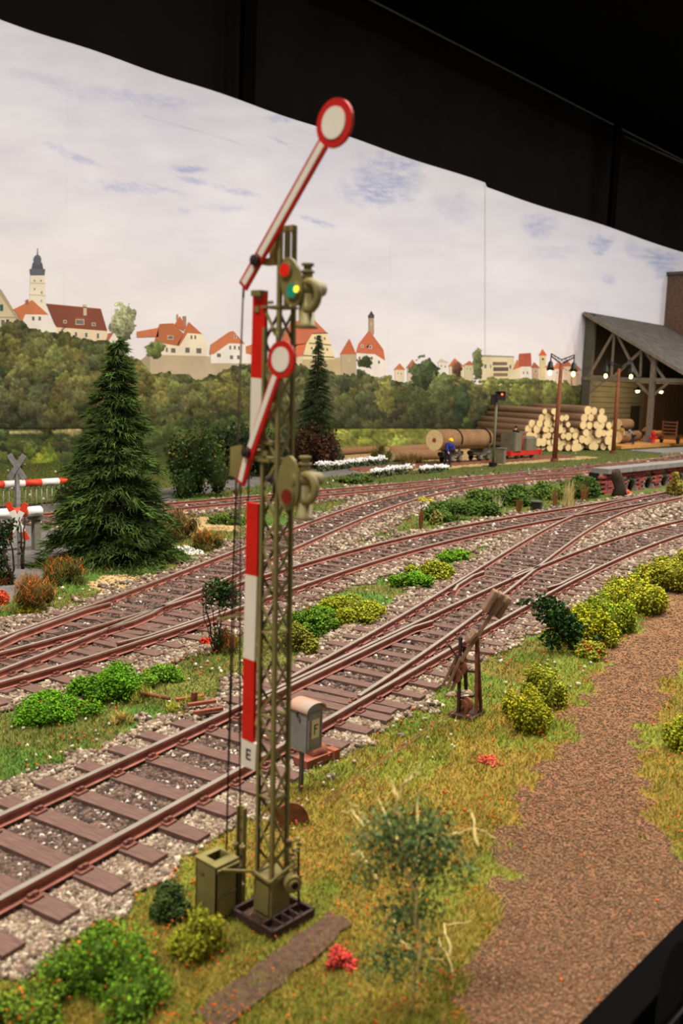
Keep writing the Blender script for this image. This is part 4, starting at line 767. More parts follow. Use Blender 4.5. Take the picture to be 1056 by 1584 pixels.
for cpt, r_, nm in (((712, 1030), .13, 'pulley'), ((704, 1042), .13, 'pulley'), ((722, 1087), .11, 'pulley'), ((716, 1092), .12, 'pulley')):
    c = TP(*cpt, -.05); b = MB(); b.disc(c, u_+f_*.8, r_, .035, 20); b.disc(c, u_+f_*.8, .03, .09, 10); tn.part(nm, b, 'rust' if r_ > .115 else 'orust')
for k_, (a, c) in enumerate((((712, 1014), (690, 1062)), ((722, 1018), (697, 1066)), ((708, 1012), (684, 1060)))):
    b = MB(); b.bar(TP(*a, -.08+.04*k_), TP(*c, -.1+.04*k_), .018, .045); tn.part('hanging_fork', b, 'wgrey')
b = MB(); b.bar(TP(693, 996, -.05), TP(708, 1018, -.05), .045, .03); tn.part('stop_arm', b, 'brown')
for i in range(4):
    o_ = -.11+.065*i; b = MB(); b.bar(TP(711, 1020, o_)+u_*(.02*i), TP(762, 945, o_)+u_*(.02*i-.02), .02, .06); tn.part('lever_bar', b, 'wgrey')
b = MB(); b.bar(TP(724, 988, -.02), TP(735, 975, -.02), .30, .04, up=(0, 0, 1)); b.bar(TP(722, 993, -.02), TP(727, 985, -.02), .22, .08); tn.part('lever_yoke', b, 'wgrey')
for i, (cx_, cy_) in enumerate(((756, 927), (767, 933), (779, 941))):
    b = MB(); c = TP(cx_, cy_, -.10+.1*i); d_ = (TP(764, 925)-TP(752, 945)).normalized(); b.bar(c-d_*.19, c+d_*.19, .25, .085, up=u_);
    q = tn.part('weight', b, 'wgrey'); md = q.modifiers.new('bv', 'BEVEL'); md.width = .02; md.segments = 2
# ================================================================ PLANTS
def lobes_points(n, rx, ry, h, nl, seed):
    r = np.random.default_rng(seed); cs = []
    for i in range(nl):
        a = r.uniform(0, 6.28); q = math.sqrt(r.random())*.80; cs.append((rx*q*math.cos(a), ry*q*math.sin(a), h*r.uniform(.15, .70)*(1.1-.5*q), r.uniform(.20, .42)))
    cs.append((r.uniform(-.25, .25)*rx, 0, h*.5, .46)); cs = np.array(cs); k = r.integers(0, len(cs), n); d = r.normal(size=(n, 3)); d /= np.linalg.norm(d, axis=1)[:, None]
    d *= r.uniform(.62, 1.12, (n, 1)); c = cs[k]; P = c[:, :3]+d*np.stack([c[:, 3]*rx, c[:, 3]*ry, np.minimum(c[:, 3]*h*.95, h)], -1)
    P[:, 2] = np.maximum(P[:, 2], .01); return P, cs
BUSHN = [0]
def bush(px, py, hw, hp, col, label, style='foam', col2=None, frac=.2, ry=None, n=None, cat='bush', name='foam_bush', loc=None, group=None):
    BUSHN[0] += 1; sd = 100+BUSHN[0]; q = at(px, py) if loc is None else np.array(loc); k = ppm(*q); hw = hw*(1.22 if 18 < hw < 70 and style == 'foam' else 1); rx = hw/k; h = hp/k; rr = rx*1.0 if ry is None else ry/k
    q = q+np.array([math.cos(YAW), math.sin(YAW)])*rr*.6
    area = hw*hp*2; n = int(n*1.3) if n else int(np.clip(area*.62, 300, 6500)); P, cs = lobes_points(n, rx, rr, h, int(np.clip(5+area/600, 7, 20)), sd)
    c_, s_ = math.sin(YAW), -math.cos(YAW); P = np.stack([P[:, 0]*c_+P[:, 1]*math.cos(YAW), P[:, 0]*s_+P[:, 1]*math.sin(YAW), P[:, 2]], -1)
    C_ = vary(col, n, .22, 7)
    if col2 is not None: m = (rng.random(n) < frac) & (P[:, 2] > h*.35); C_[m] = vary(col2, m.sum(), .15, 8)
    sz = max(.016, 2.3/k)
    if style == 'leaf': V, Fq, cc = leaves(P, sz*1.9*rng.uniform(.7, 1.3, n), C_)
    elif style == 'wisp': V, Fq, cc = blades(P-np.array([0, 0, .3*sz]), sz*rng.uniform(2, 5, n), sz*.45, C_, 1.6)
    else: V, Fq, cc = crumbs(P, sz*rng.uniform(.55, 1.5, n), C_, 'tet', .4)
    core = []; B = MB()
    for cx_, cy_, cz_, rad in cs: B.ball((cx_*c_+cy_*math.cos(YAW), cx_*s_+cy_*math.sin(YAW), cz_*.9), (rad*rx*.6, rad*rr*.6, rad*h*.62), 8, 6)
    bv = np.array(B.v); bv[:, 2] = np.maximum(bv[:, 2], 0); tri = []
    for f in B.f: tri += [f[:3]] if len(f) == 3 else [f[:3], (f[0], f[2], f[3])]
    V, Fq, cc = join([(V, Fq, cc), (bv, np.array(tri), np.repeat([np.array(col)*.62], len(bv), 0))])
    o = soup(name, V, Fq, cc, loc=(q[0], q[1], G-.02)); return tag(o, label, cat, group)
YG = (150, 150, 34); BG = (92, 138, 26); DG = (40, 68, 38); MG = (84, 106, 42); YB = (212, 196, 36); OF = (200, 104, 48)
bush(148, 1575, 118, 118, (98, 132, 34), 'large bright green leafy bush at the bottom left corner in front of the track', 'leaf', (214, 110, 50), .03)
bush(40, 1600, 70, 70, (108, 132, 40), 'low green bush at the very bottom left edge of the layout', 'leaf', (214, 110, 50), .05)
bush(302, 1496, 46, 92, (146, 146, 40), 'yellow-green bush growing right below the olive drive box', 'leaf')
bush(262, 1425, 32, 62, (62, 78, 36), 'dark green bush behind the yellow-green bush beside the drive box')
bush(75, 1122, 72, 46, BG, 'bright green foam bush between the tracks, leftmost of three', col2=OF, frac=.01)
bush(158, 1090, 56, 56, BG, 'bright green foam bush between the tracks, middle one of three')
bush(242, 1062, 42, 30, (96, 132, 34), 'small bright green foam bush between the tracks, rightmost of three')
bush(462, 1012, 26, 52, (126, 124, 46), 'dull yellow-green bush just right of the lattice mast')
bush(486, 984, 36, 46, (92, 126, 32), 'mid green foam bush right of the mast between the tracks')
bush(543, 962, 48, 38, (142, 146, 36), 'yellow-green foam bush in the middle of the row between tracks')
bush(500, 958, 26, 20, (98, 134, 30), 'small green foam bush behind the bushes right of the mast')
bush(635, 914, 31, 28, (92, 134, 26), 'bright green foam bush in front of a yellower one between tracks')
bush(668, 896, 32, 28, (140, 146, 36), 'yellower foam bush between tracks behind the bright green one')
bush(711, 870, 29, 20, (96, 136, 28), 'small green foam bush at the far end of the row between tracks')
bush(818, 1136, 32, 80, YG, 'yellow-green bush with yellow blossoms right of the wire tensioner', col2=YB, frac=.14)
bush(842, 1098, 32, 74, (142, 148, 42), 'yellow-green bush just behind the blossoming one by the dirt path', col2=(176, 176, 50), frac=.2)
bush(1048, 1166, 24, 66, (158, 162, 42), 'bright yellow-green bush on the far side of the dirt path at the right edge')
bush(912, 1004, 42, 72, (150, 156, 34), 'yellow-green bush partly behind the dark leafy sapling on the path verge', col2=YB, frac=.12)
bush(940, 982, 42, 70, (132, 148, 34), 'green-yellow foam bush behind the sapling on the path verge', col2=YB, frac=.06)
bush(985, 950, 50, 62, (152, 154, 40), 'broad yellow foam bush midway along the path verge', col2=YB, frac=.1)
bush(1034, 918, 38, 58, (150, 148, 42), 'yellow foam bush near the right edge on the path verge')
bush(1062, 900, 26, 56, (148, 146, 44), 'farthest yellow foam bush on the path verge cut by the frame')
bush(905, 1022, 30, 34, (146, 148, 46), 'low yellow bush at the foot of the dark leafy sapling', col2=OF, frac=.12)
bush(1020, 922, 8, 14, (214, 200, 40), 'little bright yellow flower tuft at the edge of the dirt path')
bush(40, 950, 40, 66, (110, 96, 40), 'round bush covered with orange blossoms at the left edge', 'wisp', (206, 108, 52), .42)
bush(84, 908, 40, 46, (86, 92, 38), 'bush with a few orange blossoms behind the rounder orange one', 'wisp', (206, 108, 52), .25)
bush(38, 950, 18, 12, (206, 186, 40), 'small yellow flower tuft at the foot of the orange bush')
bush(3, 905, 10, 22, (196, 40, 30), 'small crimson flower clump at the left edge of the frame')
bush(2, 935, 10, 24, (200, 80, 44), 'small orange flower clump at the left edge of the frame')
bush(318, 852, 33, 34, (98, 94, 38), 'low bush with orange blossoms right of the big fir', 'wisp', (206, 104, 44), .3)
bush(268, 838, 36, 56, (102, 88, 44), 'brownish dry bush at the right foot of the big fir', 'wisp', (150, 118, 70), .4)
bush(228, 842, 26, 40, (78, 84, 36), 'olive bush tucked against the big fir', 'wisp')
bush(352, 812, 28, 18, (74, 96, 34), 'low green foam hedge clump behind the third track left of the mast')
bush(297, 772, 58, 128, (56, 74, 30), 'round dark green deciduous bush right of the big fir', 'leaf', (110, 98, 46), .14, n=3200)
bush(350, 742, 36, 96, (38, 54, 26), 'dark green tree behind the mast wires', 'leaf', n=1800)
bush(400, 738, 50, 84, (34, 48, 24), 'very dark green tree hidden behind the signal mast', 'leaf', n=1800)
bush(115, 790, 46, 50, (58, 64, 30), 'dark olive undergrowth left of the big fir by the barrier', 'leaf')
bush(484, 727, 36, 80, (74, 44, 32), 'reddish brown bush round the foot of the slim conifer', 'leaf', (60, 66, 36), .2, n=2400)
bush(518, 722, 14, 32, (40, 84, 44), 'small fresh green plant beside the reddish brown bush')
bush(548, 748, 34, 14, (74, 88, 38), 'low green bush in front of the left white flower row')
bush(590, 716, 18, 28, (92, 88, 38), 'olive weed bush in front of the lying logs', 'wisp')
bush(632, 718, 22, 16, (134, 108, 58), 'dry tan grass clump left of the bending worker', 'wisp')
bush(697, 808, 34, 34, (70, 94, 34), 'dark green foam bush leftmost on the middle bank')
bush(676, 812, 16, 22, (110, 108, 50), 'small olive bush at the left end of the middle bank')
bush(742, 798, 34, 28, (74, 98, 36), 'green foam bush on the middle bank left of the pale straw tuft')
bush(800, 784, 32, 34, (66, 90, 32), 'green foam bush on the middle bank right of the pale straw tuft')
bush(848, 774, 28, 30, (76, 98, 36), 'green foam bush on the middle bank left of the tall straw tuft', col2=YB, frac=.02)
bush(905, 772, 30, 36, (62, 86, 34), 'green foam bush against the left end of the brick arches')
bush(760, 778, 40, 22, (80, 100, 38), 'broad low green bush at the back of the middle bank')
bush(657, 778, 12, 8, (160, 150, 44), 'tiny yellow-green tuft beside the third track')
bush(667, 793, 20, 10, (220, 216, 206), 'little patch of white flowers on the middle bank', col2=(90, 104, 60), frac=.4, name='white_flowers', cat='flowers')
bush(388, 855, 24, 9, (222, 214, 200), 'small white flower patch left of the orange blossomed low bush', name='white_flowers', cat='flowers', loc=at(285, 857))
bush(1046, 768, 12, 38, (118, 108, 40), 'yellow-green creeper bush in front of the brick arches')
bush(528, 1502, 26, 34, (206, 76, 66), 'coral red flower clump in the grass right of the cover plate', n=420, name='flower_clump', cat='flowers')
bush(756, 1186, 19, 14, (212, 96, 70), 'small coral flower clump in the grass above the twiggy bush', n=160, name='flower_clump', cat='flowers')
bush(345, 1012, 26, 40, (112, 96, 40), 'orange flowered weed at the foot of the dark sapling by the mast', 'wisp', (200, 84, 40), .4)
bush(318, 1000, 10, 16, (196, 66, 42), 'little red flower beside the dark sapling by the mast')
bush(212, 1085, 20, 26, (156, 158, 62), 'pale yellow grass tuft left end of the rusty point rod', 'wisp', name='grass_tuft', cat='grass tuft')
bush(262, 1102, 16, 14, (166, 164, 60), 'pale yellow grass tuft on top of the rusty point rod', 'wisp', name='grass_tuft', cat='grass tuft')
bush(300, 1094, 20, 22, (162, 160, 58), 'pale yellow grass tuft at the right end of the rusty point rod', 'wisp', name='grass_tuft', cat='grass tuft')
bush(190, 1120, 18, 18, (180, 156, 84), 'straw coloured grass tuft below the rusty point rod', 'wisp', name='grass_tuft', cat='grass tuft')
# rows of white flowers
def flower_row(p0, p1, hp, label):
    a = at(*p0); b_ = at(*p1); L_ = np.linalg.norm(b_-a); n = int(700*L_/6); t = rng.random(n); k = ppm(*((a+b_)/2)); h = hp/k
    w = rng.normal(0, .13, n); d = (b_-a)/L_; x = a[0]+d[0]*t*L_-d[1]*w; y = a[1]+d[1]*t*L_+d[0]*w; up = rng.random(n) < .55
    z = np.where(up, h*rng.uniform(.7, 1.05, n)*(.85+.3*vnoise(x, y, 1.5, 2, 1)), rng.uniform(0, h*.8, n)); P = np.stack([x-a[0], y-a[1], z], -1)
    col = np.where(up[:, None], vary((236, 230, 226), n, .05, 4), vary((88, 96, 66), n, .2)); V, F_, cc = crumbs(P, rng.uniform(.07, .13, n), col)
    tag(soup('white_flower_row', V, F_, cc, loc=(a[0], a[1], G)), label, 'flower row')
flower_row((490, 730), (594, 719), 13, 'long low row of white flowers behind the rear track, left of three')
flower_row((574, 740), (634, 732), 13, 'short row of white flowers nearest the rear track, middle of three')
flower_row((649, 733), (690, 729), 10, 'short row of white flowers at the feet of the bending worker')
# straw tufts and reeds
def tuft(px, py, hp, wp, col, label, n=90, spread=.8):
    q = at(px, py); k = ppm(*q); h = hp/k; w = wp/k; P = np.stack([rng.normal(0, w*.13, n), rng.normal(0, w*.13, n), np.zeros(n)], -1)
    V, F_, cc = blades(P, h*rng.uniform(.5, 1.05, n), .022, vary(col, n, .15), spread*w/h)
    tag(soup('straw_tuft', V, F_, cc, loc=(q[0], q[1], G-.02)), label, 'straw tuft')
tuft(768, 798, 36, 18, (206, 190, 150), 'pale straw tuft leaning on the middle bank left of the small box', spread=.9)
tuft(878, 782, 46, 24, (196, 178, 116), 'tall pale straw tuft on the middle bank near the brick arches', 200, .8)
tuft(650, 817, 46, 10, (132, 78, 48), 'thin reddish brown reed tuft at the left end of the middle bank')
tuft(706, 796, 24, 12, (128, 84, 50), 'short brown reed tuft on the middle bank behind the first')
tuft(802, 794, 30, 12, (124, 84, 48), 'brown reed tuft on the middle bank beside the small box')
tuft(858, 782, 32, 12, (130, 86, 50), 'brown reed tuft left of the tall pale straw')
tuft(903, 774, 34, 16, (136, 92, 52), 'brown reed tuft between tall pale straw and brick arches')
# ---- conifers
def conifer(px, py, top_y, hw, col, label, levels=26, seed=1, dens=1.0, slim=1.0, lean=0.0):
    r = np.random.default_rng(seed); q = at(px, py); k = ppm(*q); R = hw/k; H = at_d(px, top_y, q)[2]-G; Ps = []; Ds = []; Cs = []
    for i in range(levels):
        t = (i+.3)/levels; z = H*(.03+.95*t); rad = R*((1-t)**.85)*slim*r.uniform(.86, 1.1)+.03*H*(1-t); nb_ = int((9+8*(1-t)))
        for j in range(nb_):
            a = r.uniform(0, 6.28); z = H*(.03+.95*t)+r.uniform(-.5, .5)*H/levels; L_ = rad*r.uniform(.75, 1.12); m = int(120*dens*(L_/R+.12)); s_ = r.random(m)**.7; droop = -.22*L_*s_**1.5+.06*L_*np.sin(s_*3)
            wd_ = .14*L_*(1-s_*.6)+.04; off = r.normal(0, 1, m)*wd_; x = np.cos(a)*L_*s_-np.sin(a)*off; y = np.sin(a)*L_*s_+np.cos(a)*off; zz = z+droop+r.normal(0, .03*H/levels*3, m)
            Ps.append(np.stack([x, y, zz], -1)); dv = np.stack([np.cos(a)+r.normal(0, .45, m), np.sin(a)+r.normal(0, .45, m), r.normal(-.35, .35, m)], -1); Ds.append(dv)
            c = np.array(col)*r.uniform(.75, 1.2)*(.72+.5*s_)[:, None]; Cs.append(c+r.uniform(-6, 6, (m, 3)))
    P = np.vstack(Ps); D = np.vstack(Ds); D /= np.linalg.norm(D, axis=1)[:, None]; Cc = np.vstack(Cs); n = len(P); P[:, 2] = np.maximum(P[:, 2], .04); h = R*.11*rng.uniform(.6, 1.6, (n, 1)); w = h*.12+.012
    sd = np.cross(D, rng.normal(size=(n, 3))); sd /= np.linalg.norm(sd, axis=1)[:, None]; P[:, 0] += lean*math.sin(YAW)*P[:, 2]; P[:, 1] -= lean*math.cos(YAW)*P[:, 2]
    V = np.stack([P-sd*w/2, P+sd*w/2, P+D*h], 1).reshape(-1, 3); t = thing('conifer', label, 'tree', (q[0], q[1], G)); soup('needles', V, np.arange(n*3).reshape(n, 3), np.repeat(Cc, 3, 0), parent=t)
    b = MB(); b.tube([(0, 0, -.05), (lean*math.sin(YAW)*H*.9, -lean*math.cos(YAW)*H*.9, H*.93)], [.035*H*.6, .006*H], 8); b.build('trunk', 'trunk', t); return t
conifer(172, 868, 512, 100, (58, 74, 32), 'big dark green fir with drooping branches left of the signal', 30, 4, 1.5, 1.0, .028)
conifer(487, 722, 514, 36, (48, 60, 32), 'slim dark conifer behind the signal mast with brown bush at its foot', 40, 5, .8, 1.0, 0)
# ---- leafy saplings with visible stems
def sapling(px, py, stems, crowns, col, label, r=.02, ls=1.0, scol='trunk', nper=1.0):
    q = at(px, py); k = ppm(*q); t = thing('leafy_sapling', label, 'sapling', (q[0], q[1], G)); f_ = Vector((math.cos(YAW), math.sin(YAW), 0)); L0 = Vector((q[0], q[1], G))
    for i, st in enumerate(stems):
        b = MB(); pp = [Vector(at_d(x, y, q))-L0+f_*(.05*i-.08)*min(1, j) for j, (x, y) in enumerate(st)]; pp = [pp[0]]+[p_.lerp(p2_, (m_+1)/4)+Vector([random.uniform(-.5, .5)*r*2.2 for _ in range(3)])*(m_ < 3) for p_, p2_ in zip(pp[:-1], pp[1:]) for m_ in range(4)]; n = len(pp)
        b.tube(pp, [r*(1 if i == 0 else .6)*(1-.6*j/max(1, n-1)) for j in range(n)], 6); b.build('stem', scol, t)
    V = []
    for (cx_, cy_, rx, ry, dens) in crowns:
        c = Vector(at_d(cx_, cy_, q))-L0; m = int(rx*ry*dens*.5*nper); d = rng.normal(size=(m, 3)); d /= np.linalg.norm(d, axis=1)[:, None]; d *= rng.random((m, 1))**.4
        P = np.array(c)[None]+(d[:, :1]*rx/k)*np.array([[math.sin(YAW), -math.cos(YAW), 0]])+(d[:, 1:2]*rx*.8/k)*np.array([[math.cos(YAW), math.sin(YAW), 0]])+d[:, 2:]*ry/k*np.array([[0, 0, 1]])
        P[:, 2] = np.maximum(P[:, 2], .03); V.append(leaves(P, 4.2*ls/k*rng.uniform(.6, 1.3, m), vary(col, m, .25, 6)))
    if V: v, f, c = join(V); soup('leaves', v, f, c, parent=t)
    return t
sapling(334, 1012, [[(334, 1012), (322, 950), (316, 905)], [(334, 1012), (330, 950), (328, 900)], [(335, 1012), (338, 950), (345, 905)], [(336, 1012), (342, 960), (360, 900)], [(333, 1012), (314, 960), (311, 915)], [(336, 1012), (340, 970), (336, 925)]],
        [(338, 915, 24, 22, 1.6), (352, 920, 22, 24, 1.8), (322, 925, 12, 30, .6), (334, 985, 10, 22, .7)], (48, 72, 34), 'dark green thin-stemmed sapling in the grass left of the mast wires', .022, 1.2, M['trunk'])
sapling(888, 1012, [[(900, 1018), (870, 985), (840, 940), (808, 932)], [(900, 1018), (880, 980), (870, 930)], [(900, 1018), (905, 985), (915, 950)], [(900, 1018), (912, 1000), (930, 985)]],
        [(850, 945, 28, 22, 1.5), (868, 965, 26, 28, 1.8), (838, 928, 22, 10, .8), (888, 980, 16, 24, 1.2), (918, 1000, 18, 18, 1.0), (852, 990, 20, 16, .8), (812, 930, 10, 6, .8)], (46, 74, 34), 'dark green leafy sapling leaning over the nearest track by the yellow bushes', .025, 1.5)
sapling(18, 905, [[(18, 905), (8, 860), (0, 800)], [(20, 905), (20, 850), (24, 800)], [(34, 880), (33, 830), (30, 800)], [(36, 880), (36, 830), (40, 790)]],
        [(8, 826, 13, 22, 1.6), (22, 812, 7, 9, 1.2), (-4, 860, 18, 40, 1.4), (8, 892, 14, 24, 1.0), (34, 850, 5, 30, .4), (-30, 850, 20, 50, 1.0)], (44, 66, 32), 'tall dark rose bush in front of the red and white crossing sign', .05, 1.3)
# foreground twiggy bush
tb = sapling(640, 1568, [[(640, 1568), (632, 1520), (648, 1478), (647, 1430), (640, 1370), (625, 1320), (617, 1270)], [(648, 1468), (668, 1480), (690, 1490)], [(647, 1430), (632, 1395), (612, 1370)], [(617, 1270), (614, 1235), (628, 1215), (652, 1186)], [(614, 1240), (606, 1222), (600, 1212)], [(628, 1212), (640, 1210), (652, 1213)], [(590, 1300), (562, 1285), (548, 1265), (530, 1245)], [(562, 1280), (545, 1276), (526, 1278)], [(640, 1370), (660, 1330), (700, 1322), (740, 1310), (776, 1325), (784, 1345), (780, 1372)], [(740, 1310), (738, 1290), (732, 1285)], [(648, 1478), (622, 1500), (603, 1490)], [(600, 1450), (620, 1462), (600, 1465)], [(640, 1568), (655, 1570), (630, 1540)], [(585, 1365), (560, 1370), (540, 1380)], [(700, 1505), (690, 1520), (688, 1540)], [(695, 1480), (700, 1500), (745, 1495)], [(640, 1350), (655, 1300), (668, 1270)], [(630, 1330), (590, 1300), (575, 1260)]],
        [(618, 1290, 52, 34, .30), (655, 1310, 46, 42, .30), (600, 1320, 40, 40, .26), (590, 1270, 40, 26, .24), (640, 1360, 46, 36, .26), (690, 1300, 34, 22, .22), (650, 1410, 44, 34, .28), (610, 1420, 40, 40, .24), (670, 1270, 30, 22, .2), (590, 1490, 40, 36, .2), (640, 1480, 60, 50, .16), (570, 1350, 34, 30, .22), (700, 1340, 50, 40, .2), (560, 1300, 30, 24, .2), (650, 1290, 70, 60, .14)], (92, 112, 64), 'tall sparse bush with pale twigs and dull green leaves in the foreground', .019, 1.6, mat('pale_twig', (196, 176, 112), .9), 1.5)
# ================================================================ LEFT: the level crossing
def gp(px, py, z=G): q = at(px, py, z); return Vector((q[0], q[1], z))
def barrier(label, x0, x1, Y, z, r, bands, fringe, supp):
    k = Kit('crossing_barrier', label, 'barrier', ((x0+x1)/2, Y, G))
    for i, (a, b_) in enumerate(zip(bands[:-1], bands[1:])):
        b = MB(); b.tube([(a, Y, z), (b_, Y, z)], r, 12); k.part('pole_band', b, 'barwhite' if i % 2 == 0 else 'barred')
    if fringe:
        n = int((x1-x0)/.235)
        for i in range(n):
            x = x0+.15+i*.235; b = MB(); b.tube([(x, Y, z-r), (x, Y, z-1.12)], .022, 5); b.tube([(x, Y, z-r-.02), (x, Y, z-r-.1)], .045, 6); k.part('hanging_bar', b, 'steel2')
        b = MB(); b.bar((x0, Y, z-1.12), (x1, Y, z-1.12), .05, .05); k.part('lower_rail', b, 'steel2')
    if supp:
        b = MB(); b.box((x1-.45, Y, (G+z-.1)/2), (.16, .16, z-G-.1)); b.box((x1-.45, Y, z-.15), (.34, .22, .12)); k.part('support_post', b, 'wgrey2')
    return k
M['steel2'] = mat('galvanised_bar', (150, 148, 142), .6, .2, .1, 3); M['wgrey2'] = mat('grey_concrete_post', (118, 112, 98), .85, 0, .15, 3)
# far barrier: tip seen at (118, 742), passes (0, 748); lies along the road edge
q = at(118, 779); A_ = Vector(at_d(114, 743, q)); Yb = A_.y; x1 = A_.x; x0 = at_y(-330, 757, Yb)[0]; z_ = A_.z
bands = [x1]+[at_y(x, 745, Yb)[0] for x in (90, 63, 37, 5, -24, -50, -74, -98, -122, -150, -190, -240)]
barrier('far crossing barrier, striped red and white pole with hanging grey bars', bands[-1], x1, Yb, z_, .14, list(reversed(bands)), True, False)
q = at(57, 850); A_ = Vector(at_d(62, 790, q)); Yb = A_.y; bands = [A_.x]+[at_y(x, 795, Yb)[0] for x in (40, 15, -14, -50, -90)]
k_ = Kit('crossing_barrier', 'near crossing barrier with white rounded tip resting on a grey post', 'barrier', (A_.x, Yb, G))
for i, (a, b_) in enumerate(zip(bands[:-1], bands[1:])):
    b = MB(); b.tube([(a, Yb, A_.z), (b_, Yb, A_.z)] if i else [(a+.06, Yb, A_.z), (a, Yb, A_.z), (b_, Yb, A_.z)], .15 if i else [.08, .15, .15], 12); k_.part('pole_band', b, 'barred' if i % 2 else 'barwhite')
pz = Vector(at_d(57, 800, q)); b = MB(); b.box((pz.x, pz.y+.05, (G+A_.z-.2)/2), (.2, .2, A_.z-.2-G)); b.box((pz.x, pz.y+.05, A_.z-.2), (.4, .26, .14)); k_.part('support_post', b, 'wgrey2')
def crossbuck(label, px, py_, cx_, cy_, hw, hh, w, red, postw):
    q = at(px, py_); k = Kit('crossbuck_sign', label, 'crossing sign', (q[0], q[1], G)); u = Vector((math.sin(YAW), -math.cos(YAW), 0)); f = Vector((math.cos(YAW), math.sin(YAW), 0))
    c = Vector(at_d(cx_, cy_, q)); s_ = 1/ppm(*q); wm = w*s_
    b = MB(); b.bar((q[0], q[1], G-.02), (q[0], q[1], c.z-.1 if red else c.z+hh*s_*.2), postw); k.part('post', b, 'xgrey')
    for sg in (-1, 1):
        d = (u*sg*hw+Vector((0, 0, hh)))*s_; off = -f*(.08+.04*(sg > 0))
        if red:
            for t0, t1, m_ in ((-1, -.56, 'barred'), (-.56, .56, 'barwhite'), (.56, 1, 'barred')): b = MB(); b.bar(c+d*t0+off, c+d*t1+off, .035, wm, up=-f); b2 = b; k.part('sign_board', _flatbar(c+d*t0+off, c+d*t1+off, wm, f), m_)
        else: k.part('sign_board', _flatbar(c+d*-1+off, c+d*1+off, wm, f), 'xgrey')
    if not red: b = MB(); b.bar(c+u*hw*s_*-.6-f*.02, c+u*hw*s_*.6-f*.02, .04, .09); b.bar(c+u*hw*s_*-.8-f*.02-Vector((0, 0, hh*s_*.5)), c+u*hw*s_*.8-f*.02-Vector((0, 0, hh*s_*.5)), .04, .09); k.part('cross_bar', b, 'dark')
def _flatbar(a, b_, w, f):
    d = (b_-a).normalized(); n = d.cross(f).normalized(); m = MB(); m.poly([a-n*w/2, b_-n*w/2, b_+n*w/2, a+n*w/2], f, .035); return m
crossbuck('grey back of a crossing cross sign behind the far barrier', 27, 790, 27, 722, 12, 19, 8, False, .14)
crossbuck('red and white crossing cross on a grey post beside the near barrier', 31, 880, 28, 806, 15, 29, 9, True, .1)
# ================================================================ MIDDLE DISTANCE: logs, wagons, loco, people
def log(p0, p1, r0, r1, parent=None, loc=None, seed=0, bark='bark', n=10):
    r = random.Random(seed); p0, p1 = Vector(p0), Vector(p1); m = 5; pts = [p0+(p1-p0)*i/(m-1)+Vector((0, 0, r.uniform(-.02, .02) if 0 < i < m-1 else 0)) for i in range(m)]
    b = MB(); b.tube(pts, [r0+(r1-r0)*i/(m-1) for i in range(m)], n, 0, True, 1, True); return b
LOGS = []
for j in range(5):
    mb = log((0, 0, 0), (0, 8, 0), 1, .9+.03*j, seed=j); 
    for i, v in enumerate(mb.v): mb.v[i] = (v[0]*(1+.04*math.sin(i*1.7+j)), v[1], v[2]*(1+.04*math.cos(i*2.3+j)))
    o = mb.build('log', ['bark', 'cut']); LOGS.append(o.data); bpy.data.objects.remove(o)
PA = math.radians(66); AX_ = (math.cos(PA), math.sin(PA)); WD = (math.sin(PA), -math.cos(PA))
def at_pl(px, py, p0):                                              # on the upright plane of the stack's cut ends
    d = ray(px, py); t = (AX_[0]*p0[0]+AX_[1]*p0[1])/(AX_[0]*d[0]+AX_[1]*d[1]); return ((d[0]*t-p0[0])*WD[0]+(d[1]*t-p0[1])*WD[1], d[2]*t+CAM_Z)
ORD = ['first', 'second', 'third', 'fourth', 'fifth', 'sixth', 'seventh', 'eighth', 'ninth', 'tenth', 'eleventh', 'twelfth', 'thirteenth', 'fourteenth', 'fifteenth', 'sixteenth', 'seventeenth', 'eighteenth']
def pile(poly_px, rlo, rhi, L_, where, group, seed):
    r = random.Random(seed); p0 = at(*poly_px[0]); P2 = [at_pl(x, y, p0) for x, y in poly_px]; xs_ = [p[0] for p in P2]; zs = [p[1] for p in P2]
    rad = (rlo+rhi)/2; z = G+rad*.95; row = 0; out = []
    while z < max(zs)+rad*.3:
        x = min(xs_)+rad*(1+(row % 2))
        while x < max(xs_):
            if inpoly(np.array([x]), np.array([min(max(z, min(zs)+.05), max(zs)-.02)]), P2)[0]:
                rr = r.uniform(rlo, rhi); e = r.uniform(-.35, .35); o = bpy.data.objects.new('log', r.choice(LOGS)); C.objects.link(o); xx = x+r.uniform(-.06, .06)
                o.location = (p0[0]+WD[0]*xx+AX_[0]*e, p0[1]+WD[1]*xx+AX_[1]*e, z+r.uniform(-.05, .05)); o.scale = (rr, L_/8*r.uniform(.92, 1.03), rr); o.rotation_euler = (0, 0, PA-math.pi/2+r.uniform(-.015, .015)); out.append((row, x, o))
            x += rad*2*.98
        z += rad*1.72; row += 1
    nrow = max(o[0] for o in out)
    for rw in range(nrow+1):
        rws = sorted([o for o in out if o[0] == rw], key=lambda t: t[1])
        for k, (_, x, o) in enumerate(rws): tag(o, 'log in the %s stack, %s row from the ground, %s from the left' % (where, ORD[rw], ORD[k]), 'log', group)
pile([(814, 698), (812, 662), (830, 652), (849, 630), (864, 630), (880, 652), (895, 676), (899, 698)], .24, .40, 9.2, 'left', 'logs of the left stack', 3)
pile([(890, 697), (888, 672), (902, 648), (912, 630), (932, 628), (944, 650), (950, 694)], .32, .46, 9.0, 'right', 'logs of the right stack near the shed', 4)
def lying(pts, r, label, mat_='barkx', r2=None):
    a = gp(*pts[0]); c = gp(*pts[1]); up = Vector((0, 0, r)); b = log(a+up, c+up, r, r2 or r*.9, n=14); k = Kit('log', label, 'log', (a.x, a.y, G)); k.part('bark_stem', b, [mat_, 'cut'])
